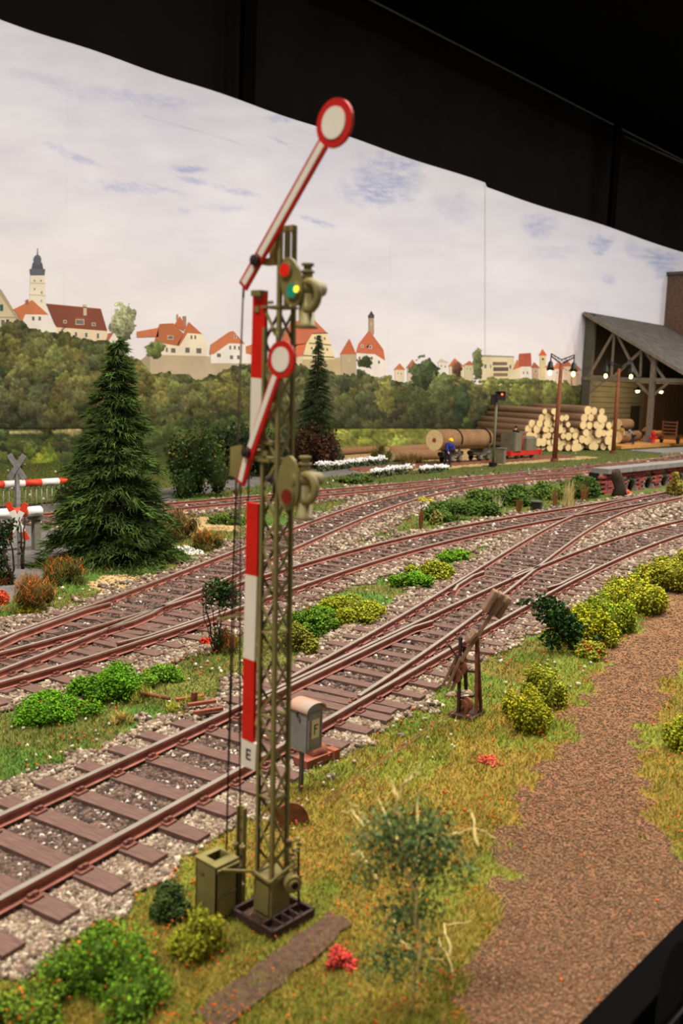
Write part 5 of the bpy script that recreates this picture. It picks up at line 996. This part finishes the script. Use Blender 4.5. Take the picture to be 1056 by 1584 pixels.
lying(((596, 708), (666, 701)), .42, 'upper bark log lying on the ground left of the loaded wagons')
lying(((604, 714), (690, 710)), .40, 'lower bark log lying beside the loaded wagons')
lying(((520, 705), (586, 700)), .30, 'pale brown log lying left behind the white flower row')
# narrow gauge track
YN = at(690, 721)[1]+.55; ngx0, ngx1 = 44, 72
ng = thing('narrow_gauge_track', 'narrow gauge track under the log wagons and the small red loco', 'track', (0, 0, 0))
for sy in (-.38, .38): rail(np.stack([np.arange(ngx0, ngx1, 1.), np.full(len(np.arange(ngx0, ngx1, 1.)), YN+sy)], -1), ng)
for i, x in enumerate(np.arange(ngx0+.3, ngx1-.5, .75)):
    o = bpy.data.objects.new('sleeper', SLEEPER); C.objects.link(o); o.parent = ng; o.location = (x, YN, RB-.003); o.rotation_euler = (0, 0, math.pi/2); o.scale = (.7, .8, .6)
def wagon(xa, label):
    k = Kit('log_wagon', label, 'wagon', (xa, YN, 0)); b = MB(); b.box((xa, YN, .62), (2.3, .5, .16)); b.box((xa, YN, .45), (1.4, .8, .12)); k.part('frame', b, 'wagon')
    b = MB(); b.box((xa, YN, .78), (.22, 1.5, .2)); k.part('bolster', b, 'wagon')
    for sx in (-.5, .5):
        b = MB(); b.tube([(xa+sx, YN-.42, .26), (xa+sx, YN+.42, .26)], .05, 8); b.disc((xa+sx, YN-.38, .26), (0, 1, 0), .26, .08, 16); b.disc((xa+sx, YN+.38, .26), (0, 1, 0), .26, .08, 16); k.part('wheelset', b, 'brown')
        b = MB(); b.box((xa+sx, YN-.5, .3), (.3, .12, .26)); k.part('axlebox', b, 'wagon')
    for sy in (-.72, .72): b = MB(); b.box((xa, YN+sy, 1.35), (.12, .09, 1.2)); k.part('stanchion', b, 'brown')
    for sx in (-1.25, 1.25): b = MB(); b.disc((xa+sx, YN, .6), (1, 0, 0), .16, .22, 10); k.part('buffer', b, 'brown')
wx = [at_y(x, 700, YN)[0] for x in (697, 741)]
wagon(wx[0], 'grey narrow gauge log wagon behind the bending worker'); wagon(wx[1], 'grey narrow gauge log wagon coupled next to the small loco')
la = at_y(672, 690, YN-.25); lc = at_y(752, 688, YN-.25)
def biglog(x0, x1, y, z, r, label):
    b = log((x0, y, z), (x1, y, z), r, r*.95, n=18); k = Kit('log', label, 'log', (x0, y, z)); o = k.part('bark_stem', b, ['barkx', 'cut']); b = MB(); b.disc((x0-.015, y, z), (1, 0, 0), r*.22, .02, 10); k.part('heart_mark', b, mat('reddish_heart', (150, 70, 50)))
r_ = .72; biglog(la[0], lc[0], YN-.2, .88+r_, r_, 'huge bark log with pale sawn end carried on the two wagons')
for i, xx in enumerate(wx):
    b = MB(); b.tube([(xx, YN-.2+(r_+.03)*math.cos(a), .88+r_+(r_+.03)*math.sin(a)) for a in np.linspace(-.4, math.pi+.4, 14)], .05, 6); tag(b.build('load_chain', 'dark'), ('dark chain strap round the huge log above the first wagon', 'dark chain strap round the huge log above the second wagon')[i], 'chain')
# ---- people
def skin_mesh(name, joints, edges, m, parent, root=0, sub=1):
    me = bpy.data.meshes.new(name); me.from_pydata([j[:3] for j in joints], edges, []); me.materials.append(M[m]); o = bpy.data.objects.new(name, me); C.objects.link(o); o.parent = parent
    md = o.modifiers.new('skin', 'SKIN'); md.use_smooth_shade = True
    for i, sv in enumerate(me.skin_vertices[0].data): sv.radius = (joints[i][3], joints[i][3]*(joints[i][4] if len(joints[i]) > 4 else 1)); sv.use_root = (i == root)
    s2 = o.modifiers.new('sub', 'SUBSURF'); s2.levels = sub; s2.render_levels = sub; return o
def person(label, loc, rz, H, bend=0.0, bulk=1.0, top='blue', legs='trous', hat=None, hairm='hair', arms=((.1, .35), (.1, .35)), sit=False, step=.12):
    """faces local +X; H is standing height"""
    t = thing('person', label, 'person', loc, rz); s = H/1.75; hip = .92*s if not sit else .0; cb, sb = math.cos(bend), math.sin(bend)
    def up(d, lat=0, fwd=0): return (sb*d+cb*fwd, lat, hip+cb*d-sb*fwd)
    Pv = (0, 0, hip); chest = up(.36*s); neck = up(.53*s); head = up(.66*s, 0, .02*s); crown = up(.76*s, 0, .02*s)
    J = [(*Pv, .12*s), (*up(.2*s), .115*s), (*chest, .13*s), (*neck, .055*s), (*head, .085*s), (*crown, .07*s)]; E_ = [(0, 1), (1, 2), (2, 3), (3, 4), (4, 5)]
    sl, Jt, Et, Jl, El = [], [(*Pv, .14*s), (*up(.2*s), .14*s), (*chest, .155*s), (*up(.47*s), .11*s)], [(0, 1), (1, 2), (2, 3)], [(*Pv, .14*s)], []
    hands = []
    for sg, (af, el) in zip((-1, 1), arms):
        sh = Vector(up(.46*s, sg*.19*s)); dr = Vector((math.sin(af), sg*.12, -math.cos(af))).normalized(); el_ = sh+dr*.28*s; d2 = Vector((math.sin(af+el), 0, -math.cos(af+el))); wr = el_+d2*.25*s; hd = wr+d2*.08*s
        i = len(J); J += [(*sh, .065*s), (*el_, .045*s), (*wr, .032*s), (*hd, .04*s)]; E_ += [(2, i), (i, i+1), (i+1, i+2), (i+2, i+3)]
        for kf in range(4): J.append((*(hd+d2*.07*s+Vector((0, (kf-1.5)*.022*s, 0))), .010*s)); E_.append((i+3, len(J)-1))
        J.append((*(hd+Vector((.03*s, -sg*.03*s, 0))), .011*s)); E_.append((i+3, len(J)-1))
        j = len(Jt); Jt += [(*sh, .085*s), (*el_, .06*s), (*wr, .048*s)]; Et += [(3, j), (j, j+1), (j+1, j+2)]
    for sg in (-1, 1):
        if sit: kn = Vector((.42*s, sg*.1*s, hip+.02)); an = Vector((.45*s, sg*.1*s, hip-.42*s)); ft = an+Vector((.16*s, 0, -.03))
        else: kn = Vector((.04*s+sg*step*.5, sg*.09*s, .48*s)); an = Vector((sg*step, sg*.1*s, .08*s)); ft = an+Vector((.15*s, 0, -.04*s))
        hp_ = Vector((0, sg*.09*s, hip-.04*s)); i = len(J); J += [(*hp_, .09*s), (*kn, .06*s), (*an, .04*s), (*ft, .04*s)]; E_ += [(0, i), (i, i+1), (i+1, i+2), (i+2, i+3)]
        j = len(Jl); Jl += [(*hp_, .11*s), (*kn, .08*s), (*an, .065*s)]; El += [(0, j), (j, j+1), (j+1, j+2)]
    skin_mesh('body', J, E_, 'skin', t); skin_mesh('jacket', [(*q_[:3], q_[3]*bulk) for q_ in Jt], Et, top, t); skin_mesh('trousers', Jl, El, legs, t)
    for sg in (-1, 1):
        b = MB(); an = (Vector((.45*s, sg*.1*s, hip-.44*s)) if sit else Vector((sg*step, sg*.1*s, .05*s))); b.ball((an.x+.06*s, an.y, an.z), (.14*s, .055*s, .055*s), 10, 6); b.build('boot', 'dark', t)
    hx, _, hz = head; b = MB(); fwd = Vector((cb, 0, -sb)); upv = Vector((sb, 0, cb)); hc = Vector(head)
    b.ball(hc+fwd*.085*s+upv*.0, .016*s, 6, 4); b.build('nose', 'skin', t)
    for sg in (-1, 1):
        b = MB(); b.ball(hc+fwd*.078*s+upv*.03*s+Vector((0, sg*.03*s, 0)), .011*s, 6, 4); b.build('eye', 'dark', t); b = MB(); b.ball(hc+Vector((0, sg*.085*s, 0)), (.012*s, .012*s, .025*s), 6, 4); b.build('ear', 'skin', t)
    b = MB(); b.ball(hc+upv*.055*s-fwd*.01*s, (.125*s, .118*s, .10*s), 12, 8); 
    if hat: b.tube([tuple(hc+upv*.04*s+fwd*.01), tuple(hc+upv*.052*s+fwd*.01)], (.15*s), 14); b.build('helmet' if hat == 'yellow' else 'cap', hat, t)
    else: b.build('hair', hairm, t)
    return t
q = at(691, 722.5); person('worker in blue coat and yellow helmet bending beside the loaded log wagon', (q[0], q[1], G+.02), math.radians(250), 2.05, .35, 1.3, 'blue', 'navy', 'yellow', arms=((.2, .5), (.3, .9)))
# ---- the small loco
lx = at_y(803, 700, YN)[0]; lk = Kit('narrow_gauge_loco', 'tiny open loco with grey-green cab plates and a bright red frame', 'locomotive', (lx, YN, 0)); U = lambda x, y, z: (lx+x, YN+y, z)
b = MB(); b.box(U(0, 0, .42), (4.2, 1.1, .34)); b.box(U(-2.2, 0, .42), (.16, 1.3, .4)); b.box(U(2.2, 0, .42), (.16, 1.3, .4)); lk.part('frame', b, 'locored')
b = MB(); b.box(U(-1.75, 0, 1.3), (.07, 1.25, 1.5)); lk.part('cab_plate', b, 'loco'); b = MB(); b.box(U(-1.25, -.62, 1.3), (.9, .06, 1.4)); lk.part('cab_side', b, 'loco'); b = MB(); b.box(U(-1.2, .62, 1.2), (1.0, .06, .9)); lk.part('cab_side', b, 'loco')
b = MB(); b.box(U(1.0, 0, 1.05), (1.5, .9, .91)); b.poly([U(.25, -.45, 1.5), U(.4, -.3, 1.66), U(1.6, -.3, 1.66), U(1.75, -.45, 1.5)], (0, 1, 0), .9); lk.part('engine_hood', b, 'loco')
for sx in (-1.1, 1.1):
    b = MB(); b.tube([U(sx, -.45, .28), U(sx, .45, .28)], .06, 8); b.disc(U(sx, -.42, .28), (0, 1, 0), .28, .1, 18); b.disc(U(sx, .42, .28), (0, 1, 0), .28, .1, 18); lk.part('wheelset', b, 'dark')
for sx in (-2.35, 2.35): b = MB(); b.disc(U(sx, 0, .5), (1, 0, 0), .2, .2, 12); lk.part('buffer', b, 'locored')
b = MB(); b.tube([U(.05, -.2, .6), U(.05, -.2, 1.75)], .05, 8); lk.part('exhaust_pipe', b, 'locored'); b = MB(); b.box(U(-.75, 0, 1.08), (.6, .6, .98)); lk.part('driver_seat', b, 'dark')
person('driver in dark blue sitting in the tiny red-framed loco', U(-.75, 0, 1.68), 0, 1.75, .05, 1.1, 'navy', 'navy', 'navy', arms=((.5, .8), (.5, .8)), sit=True)
# ---- colour light signal, box
q = at(762, 722); sk = Kit('light_signal', 'small colour light signal with one red light on a grey-green post', 'signal', (q[0], q[1], G)); top = Vector(at_d(771, 612, q)); b = MB(); b.tube([(q[0], q[1], G), (q[0], q[1], top.z-.2)], .09, 10); sk.part('post', b, 'wgrey3' if 'wgrey3' in M else 'loco')
b = MB(); b.disc((q[0], q[1], G+.15), (0, 0, 1), .3, .3, 12); sk.part('foot', b, 'dark')
u = Vector((math.sin(YAW), -math.cos(YAW), 0)); f = Vector((math.cos(YAW), math.sin(YAW), 0)); c = Vector((q[0], q[1], top.z))
b = MB(); b.box(c+u*.25, (.62, .62, .62), YAW); b.box(c+u*.2-f*.35+Vector((0, 0, .28)), (.3, .6, .06), YAW); b.box(c-u*.22+Vector((0, 0, -.3)), (.4, .35, .7), YAW); hd = sk.part('signal_head', b, 'black'); b = MB(); b.disc(c+u*.3-f*.33+Vector((0, 0, .1)), f, .07, .04, 12); sk.part('red_lamp', b, 'redglow', hd)
b = MB(); b.box((q[0]+.02, q[1]-.02, top.z-.75), (.5, .06, .05), -.6); sk.part('cross_rail', b, 'black')
q2 = at(774, 717); zt_ = at_d(774, 694, q2)[2]; ck = Kit('control_cabinet', 'small grey-green control cabinet beside the light signal', 'cabinet', (q2[0], q2[1], G)); b = MB(); b.box((q2[0], q2[1], (G+zt_)/2), (.5, .6, zt_-G), .2); cb_ = ck.part('cabinet_body', b, 'loco'); b = MB(); b.box((q2[0], q2[1], zt_+.03), (.6, .7, .06), .2); ck.part('cabinet_lid', b, 'wagon', cb_)
# ---- street lamps
def street_lamp(base, top, lampL, lampR, label, Xp=None):
    q = at(*base); k = Kit('street_lamp', label, 'street lamp', (q[0], q[1], G)); T_ = Vector(at_d(*top, q)); b = MB(); b.tube([(q[0], q[1], G-.02), (T_.x, T_.y, T_.z)], [.2, .13], 10); k.part('pole', b, 'pole'); b = MB(); b.disc((q[0], q[1], G+.12), (0, 0, 1), .3, .25, 10); k.part('base_collar', b, 'rust')
    for lp in (lampL, lampR):
        E1 = Vector(at_d(*lp, q)); E1.z = max(E1.z, T_.z+.35); b = MB(); b.tube([T_-Vector((0, 0, .1)), E1], .05, 6); b.tube([T_+Vector((0, 0, .22)), E1+Vector((0, 0, .2))], .04, 6)
        for i in range(6):
            t0, t1 = i/6, (i+1)/6; A0 = T_-Vector((0, 0, .1)); B0_ = T_+Vector((0, 0, .22)); p = A0.lerp(E1, t0); p2 = B0_.lerp(E1+Vector((0, 0, .2)), t1); b.tube([p, p2] if i % 2 else [A0.lerp(E1, t1), B0_.lerp(E1+Vector((0, 0, .2)), t0)], .022, 4)
        ar = k.part('lamp_arm', b, 'lampblack')
        L_ = Vector((E1.x, E1.y, E1.z)); b = MB(); b.tube([L_+Vector((0, 0, .2)), L_-Vector((0, 0, .35)), L_-Vector((0, 0, .45)), L_-Vector((0, 0, .8)), L_-Vector((0, 0, 1.05))], [.03, .06, .17, .22, .34], 12); k.part('lamp_shade', b, 'lampblack', ar)
        b = MB(); b.ball(L_-Vector((0, 0, 1.25)), (.15, .15, .19), 12, 8); k.part('lit_globe', b, 'glow', ar)
street_lamp((857, 714), (868, 561), (852, 551), (888, 553), 'twin-armed street lamp with lit globes in front of the left log stack')
street_lamp((948, 701), (957, 570), (938, 560), (977, 561), 'twin-armed street lamp with lit globes in front of the timber shed')
# ================================================================ THE TIMBER SHED
XS = 98.0; sh = Kit('timber_shed', 'open timber shed with sloping grey roof, truss end and warm lamps inside', 'shed', (XS, 46, G))
zr0, zr1 = 14.2, 7.6; y0_, y1_ = 50.8, 34.0; X2 = 160
def roofz(y): return zr0+(y-51.2)*((14.0-7.6)/(51.2-39.4))
b = MB(); b.poly([(XS-.8, y0_, roofz(y0_)), (XS-.8, y1_, roofz(y1_)), (XS-.8, y1_, roofz(y1_)+.22), (XS-.8, y0_, roofz(y0_)+.22)], (1, 0, 0), X2-XS); sh.part('roof', b, 'roof')
b = MB(); b.bar((XS-.85, y0_, roofz(y0_)+.02), (XS-.85, y1_, roofz(y1_)+.02), .12, .34); sh.part('verge_board', b, 'timber')
b = MB(); b.box((XS+.2, 50.3, 7), (.5, 1.0, 14.0)); sh.part('corner_pier', b, 'shedwall')
for i in range(11):
    b = MB(); b.box((XS+8+.0, 50.6, .5+i*.62+.3), (16, .16+.03*(i % 2), .56)); sh.part('wall_board', b, 'shedwall')
for i in range(22):
    b = MB(); b.box((XS+17+i*2., 50.6, 3.6), (1.88, .16+.04*(i % 2), 7.2)); sh.part('wall_board', b, 'shedbrown')
b = MB(); b.box((XS+31, 50.75, 10.4), (62, .1, 7)); sh.part('gable_board', b, 'dark')  # near-black colour stands in for the darkness up under the roof
zc = 6.85
def tb_(a, c, w=.34, m='timber', nm='truss_member'): b = MB(); b.bar((XS, *a), (XS, *c), w*.7, w); sh.part(nm, b, m)
tb_((y0_, zc), (34.5, zc), .42, nm='tie_beam')
def tp(px, py): q = at_x(px, py, XS); return (q[1], q[2])
for a, c in (((948, 516), (910, 582)), ((950, 516), (945, 583)), ((954, 517), (987, 583)), ((992, 542), (948, 583)), ((992, 542), (990, 583)), ((997, 543), (1030, 590))): tb_(tp(*a), tp(*c), .26)
b = MB(); pq = at(1022, 688); py0 = pq[1]; b.box((XS, py0, (roofz(py0)+G)/2), (.55, .5, roofz(py0)-G)); sh.part('front_post', b, 'post' if 'post' in M else 'timber'); b = MB(); b.box((XS, py0, G+.4), (.8, .75, .9)); sh.part('post_footing', b, 'coping')
tb_((py0+1.9, zc-.1), (py0, zc-1.8), .26, nm='knee_brace'); tb_((py0-1.9, zc-.1), (py0, zc-1.8), .26, nm='knee_brace'); tb_((49.8, zc-1.6), (48.0, zc-.1), .24, nm='knee_brace')
for i, xx in enumerate((XS+14, XS+28, XS+42)):
    b = MB(); b.box((xx, py0, (roofz(py0)+G)/2), (.45, .45, roofz(py0)-G)); sh.part('front_post', b, 'timber'); b = MB(); b.bar((xx, y0_, zc), (xx, 35, zc), .26, .36); sh.part('tie_beam', b, 'timber')
b = MB(); b.box((XS+30, py0, zc-.1), (60, .26, .32)); sh.part('wall_plate', b, 'timber')
for i in range(18):
    y = 40.5+i*.56; b = MB(); b.box((107.3, y, G+.22), (41.5, .53, .3)); sh.part('floor_plank', b, 'deck')
b = MB(); b.box((XS+13.5, 50.4, 2.4), (2.2, .2, 3)); sh.part('dark_door', b, 'dark')
def hang_lamp(px, py, Y, label, shade=True):
    p = Vector(at_y(px, py, Y)); k = Kit('hanging_lamp', label, 'lamp', tuple(p)); zt = roofz(Y); b = MB(); b.tube([p+Vector((0, 0, .4)), (p.x, p.y, zt)], .035, 6); k.part('cord', b, 'dark')
    b = MB(); b.tube([p+Vector((0, 0, .45)), p+Vector((0, 0, .3)), p+Vector((0, 0, .08))], [.08, .16, .62], 14); k.part('shade', b, 'lampblack'); b = MB(); b.ball(p, (.22, .22, .16), 12, 8); k.part('lit_bulb', b, 'glow')
    ld = bpy.data.lights.new('bulb', 'POINT'); ld.energy = 1000; ld.color = (1, .72, .35); ld.shadow_soft_size = .3; lo = bpy.data.objects.new('bulb', ld); C.objects.link(lo); lo.location = p-Vector((0, 0, .5))
hang_lamp(986, 605, 46, 'left lit shaded lamp hanging inside the shed'); hang_lamp(1022, 606, 45.2, 'right lit shaded lamp hanging inside the shed beside the post')
def gy(px, Y, z=G+.37):                                             # a point on the shed floor at width px
    p = at_y(px, 670, Y); return (p[0], Y, z)
P_ = at(969, 688, G+.37); person('man in mustard shirt standing behind a grey barrel at the shed front', (P_[0]+1.2, P_[1]+1.2, G+.37), math.radians(200), 1.9, .25, 1.1, 'mustard', 'trous', None, 'dark', arms=((.2, .4), (.2, .5)))
b = MB(); bq_ = at(971, 690); b.tube([(bq_[0], bq_[1], G), (bq_[0], bq_[1], G+.1), (bq_[0], bq_[1], G+1.0), (bq_[0], bq_[1], G+1.55), (bq_[0], bq_[1], G+1.7)], [.42, .5, .54, .5, .42], 16); tag(b.build('barrel', 'barrel' if 'barrel' in M else 'trous'), 'dark grey barrel standing in front of the shed by the lamp pole', 'barrel')
P_ = at(988, 688, G+.37); person('grey-haired man in grey shirt bending forward at the shed front', (P_[0], P_[1]+.6, G+.37), math.radians(150), 1.8, .9, 1.1, 'greycl', 'trous', None, 'hair', arms=((.9, .3), (1.0, .2)))
P_ = at(1003, 684, G+.37); person('man in mustard jacket bending over timber inside the shed', (P_[0]+1.5, P_[1]+1.5, G+.37), math.radians(-60), 1.9, .7, 1.1, 'mustard', 'navy', None, 'mustard', arms=((.9, .2), (.8, .3)))
def shed_log(x0, x1, Y, z, r, label): a = at_y(x0, 670, Y); c = at_y(x1, 670, Y); b = log((a[0], Y, z+r), (c[0], Y, z+r), r, r*.95, n=12); k = Kit('log', label, 'log', (a[0], Y, z)); k.part('bark_stem', b, ['barkx', 'cut'])
shed_log(953, 972, 43.6, G+.37+1.3, .6, 'upper trunk lying on two others at the shed entrance'); shed_log(953, 968, 42.6, G+.37, .65, 'lower front trunk lying at the shed entrance'); shed_log(972, 986, 43.9, G+.37, .6, 'trunk lying behind the bending men in the shed'); shed_log(1004, 1022, 45.5, G+.37, .5, 'trunk lying on the shed floor behind the hydrant')
# red handcart
cp = at(1048, 687, G+.37); ck = Kit('handcart', 'rusty brown slatted handcart with small wheels at the right edge of the shed', 'handcart', (cp[0], cp[1]+1, G+.37)); X_, Y_ = cp[0], cp[1]+1
for i in range(5): b = MB(); b.box((X_, Y_, G+.37+.8+i*.36), (.2, 1.6, .12)); ck.part('slat', b, 'rust')
for sy in (-.75, .75): b = MB(); b.box((X_, Y_+sy, G+.37+1.4), (.14, .12, 2.0)); ck.part('upright', b, 'rust')
b = MB(); b.box((X_+.3, Y_, G+.37+.5), (.9, 1.6, .14)); ck.part('bed', b, 'rust')
for sy in (-.9, .9): b = MB(); b.disc((X_+.2, Y_+sy, G+.37+.4), (0, 1, 0), .4, .12, 16); ck.part('wheel', b, 'dark')
# hydrant
hq = at(1009, 690.5); hk = Kit('hydrant', 'bright red hydrant standing in the grass before the shed', 'hydrant', (hq[0], hq[1], G)); X_, Y_ = hq
b = MB(); b.tube([(X_, Y_, G), (X_, Y_, G+.15), (X_, Y_, G+.16), (X_, Y_, G+1.2), (X_, Y_, G+1.25), (X_, Y_, G+1.35)], [.34, .34, .2, .2, .28, .28], 14); b.ball((X_, Y_, G+1.36), (.25, .25, .25), 12, 8); hk.part('barrel', b, 'hyd')
for s_ in (-1, 1): b = MB(); b.tube([(X_+u.x*s_*.15, Y_+u.y*s_*.15, G+.95), (X_+u.x*s_*.42, Y_+u.y*s_*.42, G+.95)], .12, 10); hk.part('outlet', b, 'hyd')
b = MB(); b.tube([(X_, Y_, G+1.55), (X_, Y_, G+1.75)], .07, 8); hk.part('top_nut', b, 'hyd')
# grey loading kerb by the shed
b = MB(); ka = at(1012, 702); b.box((ka[0]+30, ka[1]+.9, G+.06), (60, 3.2, .2)); tag(b.build('paved_strip', 'coping'), 'grey paved strip along the shed front beside the rear track', 'pavement')
# tall brick tower block behind the shed
bt = at_y(1037, 425, 50.6); tk = Kit('brick_tower', 'tall brown brick building rising behind the shed roof at the right edge', 'building', (bt[0], 46, G)); b = MB(); b.box((bt[0]+12, 48.6, (bt[2]+11.4)/2), (24, 4.6, bt[2]-11.4)); tk.part('brick_wall', b, 'bld'); b = MB(); b.box((bt[0]+12, 48.6, bt[2]+.15), (24.8, 5.0, .35)); tk.part('roof_edge', b, 'roof'); b = MB(); b.box((bt[0]-.05, 46.4, (bt[2]+11.4)/2), (.4, .4, bt[2]-11.4)); tk.part('corner_strip', b, 'dark')
# ================================================================ BRICK ARCHES
w0 = at(936, 766); WY = w0[1]+.1; WX0 = w0[0]; WH = at_y(936, 733, WY)[2]; wl = Kit('arched_brick_wall', 'low red brick retaining wall with small arches and a grey coping', 'wall', (WX0, WY, G)); span = 34.
cents = [at_y(x, 755, WY)[0] for x in (976, 1002, 1027)]; pit = cents[1]-cents[0]; cents = [cents[0]+pit*i for i in range(0, 14)]; AW = pit*.24; AH = .14
b = MB(); b.box((WX0+span/2, WY+.62, (G+WH)/2), (span, .6, WH-G)); wl.part('wall_core', b, 'dark')
rowh = (WH-G)/9; n_ = 0; bm_ = MB(); bm_.box((0, 0, 0), (1, 1, 1)); bo = bm_.build('brick', 'brick'); BR = bo.data; bpy.data.objects.remove(bo); BR2 = BR.copy(); BR2.materials[0] = mat('dark_red_brick', (126, 58, 52), .9, 0, .2, 4)
rest = MB()
for c_i in range(int(span/.7)):
    for r_i in range(9):
        z = G+rowh*(r_i+.5); x = WX0+(.0 if r_i % 2 else .35)+c_i*.70
        if all(not (abs(x-c) < AW+.36 and (z < G+AH or math.hypot(x-c, z-G-AH) < AW+.26)) for c in cents):
            if n_ < 290:
                o = bpy.data.objects.new('brick', random.choice((BR, BR, BR2))); C.objects.link(o); o.parent = wl.o; o.location = (x-WX0, .12+random.uniform(-.02, .02), z-G); o.scale = (.62, .30, rowh*.84); n_ += 1
            else: rest.box((x, WY+.12, z), (.62, .30, rowh*.84))
if rest.v: o = wl.part('far_bricks', rest, 'brick'); o['kind'] = 'stuff'
b = MB()
b.box((WX0+span/2, WY+.30, (G+WH)/2), (span, .16, WH-G)); 
prt = []
mm = MB()
for i, c in enumerate(cents[:-1]):
    nx = cents[i+1]; mm.box(((c+nx)/2, WY+.22, (G+WH)/2), (nx-c-2*AW-.1, .2, WH-G-.02))
mm.box((WX0+(cents[0]-WX0-AW)/2, WY+.22, (G+WH)/2), (cents[0]-WX0-AW-.05, .2, WH-G-.02)); mm.box((WX0+span/2, WY+.22, WH-(WH-G-AH-AW)/2), (span, .2, (WH-G-AH-AW))); o = wl.part('mortar_bed', mm, 'mortar')
for c in cents[:9]:
    for i in range(9):
        a = math.pi*(i+.5)/9; b = MB(); d = Vector((math.cos(a), 0, math.sin(a))); b.bar(Vector((c, WY+.08, G+AH))+d*AW, Vector((c, WY+.08, G+AH))+d*(AW+.16), .34, (AW+.08)*math.pi/9*.9, up=(0, 1, 0)); wl.part('arch_stone', b, 'arch')
    for s_ in (-1, 1):
        for j in range(1): b = MB(); b.box((c+s_*(AW+.08), WY+.08, G+AH/2), (.16, .34, AH*.95)); wl.part('arch_stone', b, 'arch')
for i in range(11):
    b = MB(); b.box((WX0+1.5+i*3.05, WY+.3, WH+.13), (3.0, .95, .26)); wl.part('coping_stone', b, 'coping')
# old stump and figure-like post by the wall, black box
sq = at(957, 768); k = Kit('tree_stump', 'dark brown split stump leaning by the first brick arch', 'stump', (sq[0], sq[1], G)); b = MB(); b.tube([(sq[0], sq[1], G), (sq[0]+.05, sq[1], G+.5), (sq[0]-.2, sq[1]+.1, G+1.0), (sq[0]-.35, sq[1]+.1, G+1.35)], [.42, .3, .3, .22], 9); k.part('trunk', b, 'trunk'); b = MB(); b.tube([(sq[0]-.1, sq[1], G+.8), (sq[0]+.4, sq[1]-.1, G+.95)], [.16, .1], 7); k.part('broken_branch', b, 'trunk')
bush(968, 766, 12, 8, (190, 84, 60), 'small orange-red flower clump at the foot of the dark stump')
sq = at(829, 789); k = Kit('cable_box', 'small black box on the middle bank beside the second track', 'box', (sq[0], sq[1], G)); b = MB(); b.box((sq[0], sq[1], G+.18), (.42, .42, .36), .3); k.part('box_body', b, 'black'); b = MB(); b.box((sq[0], sq[1], G+.39), (.5, .5, .05), .3); k.part('box_lid', b, 'steel')
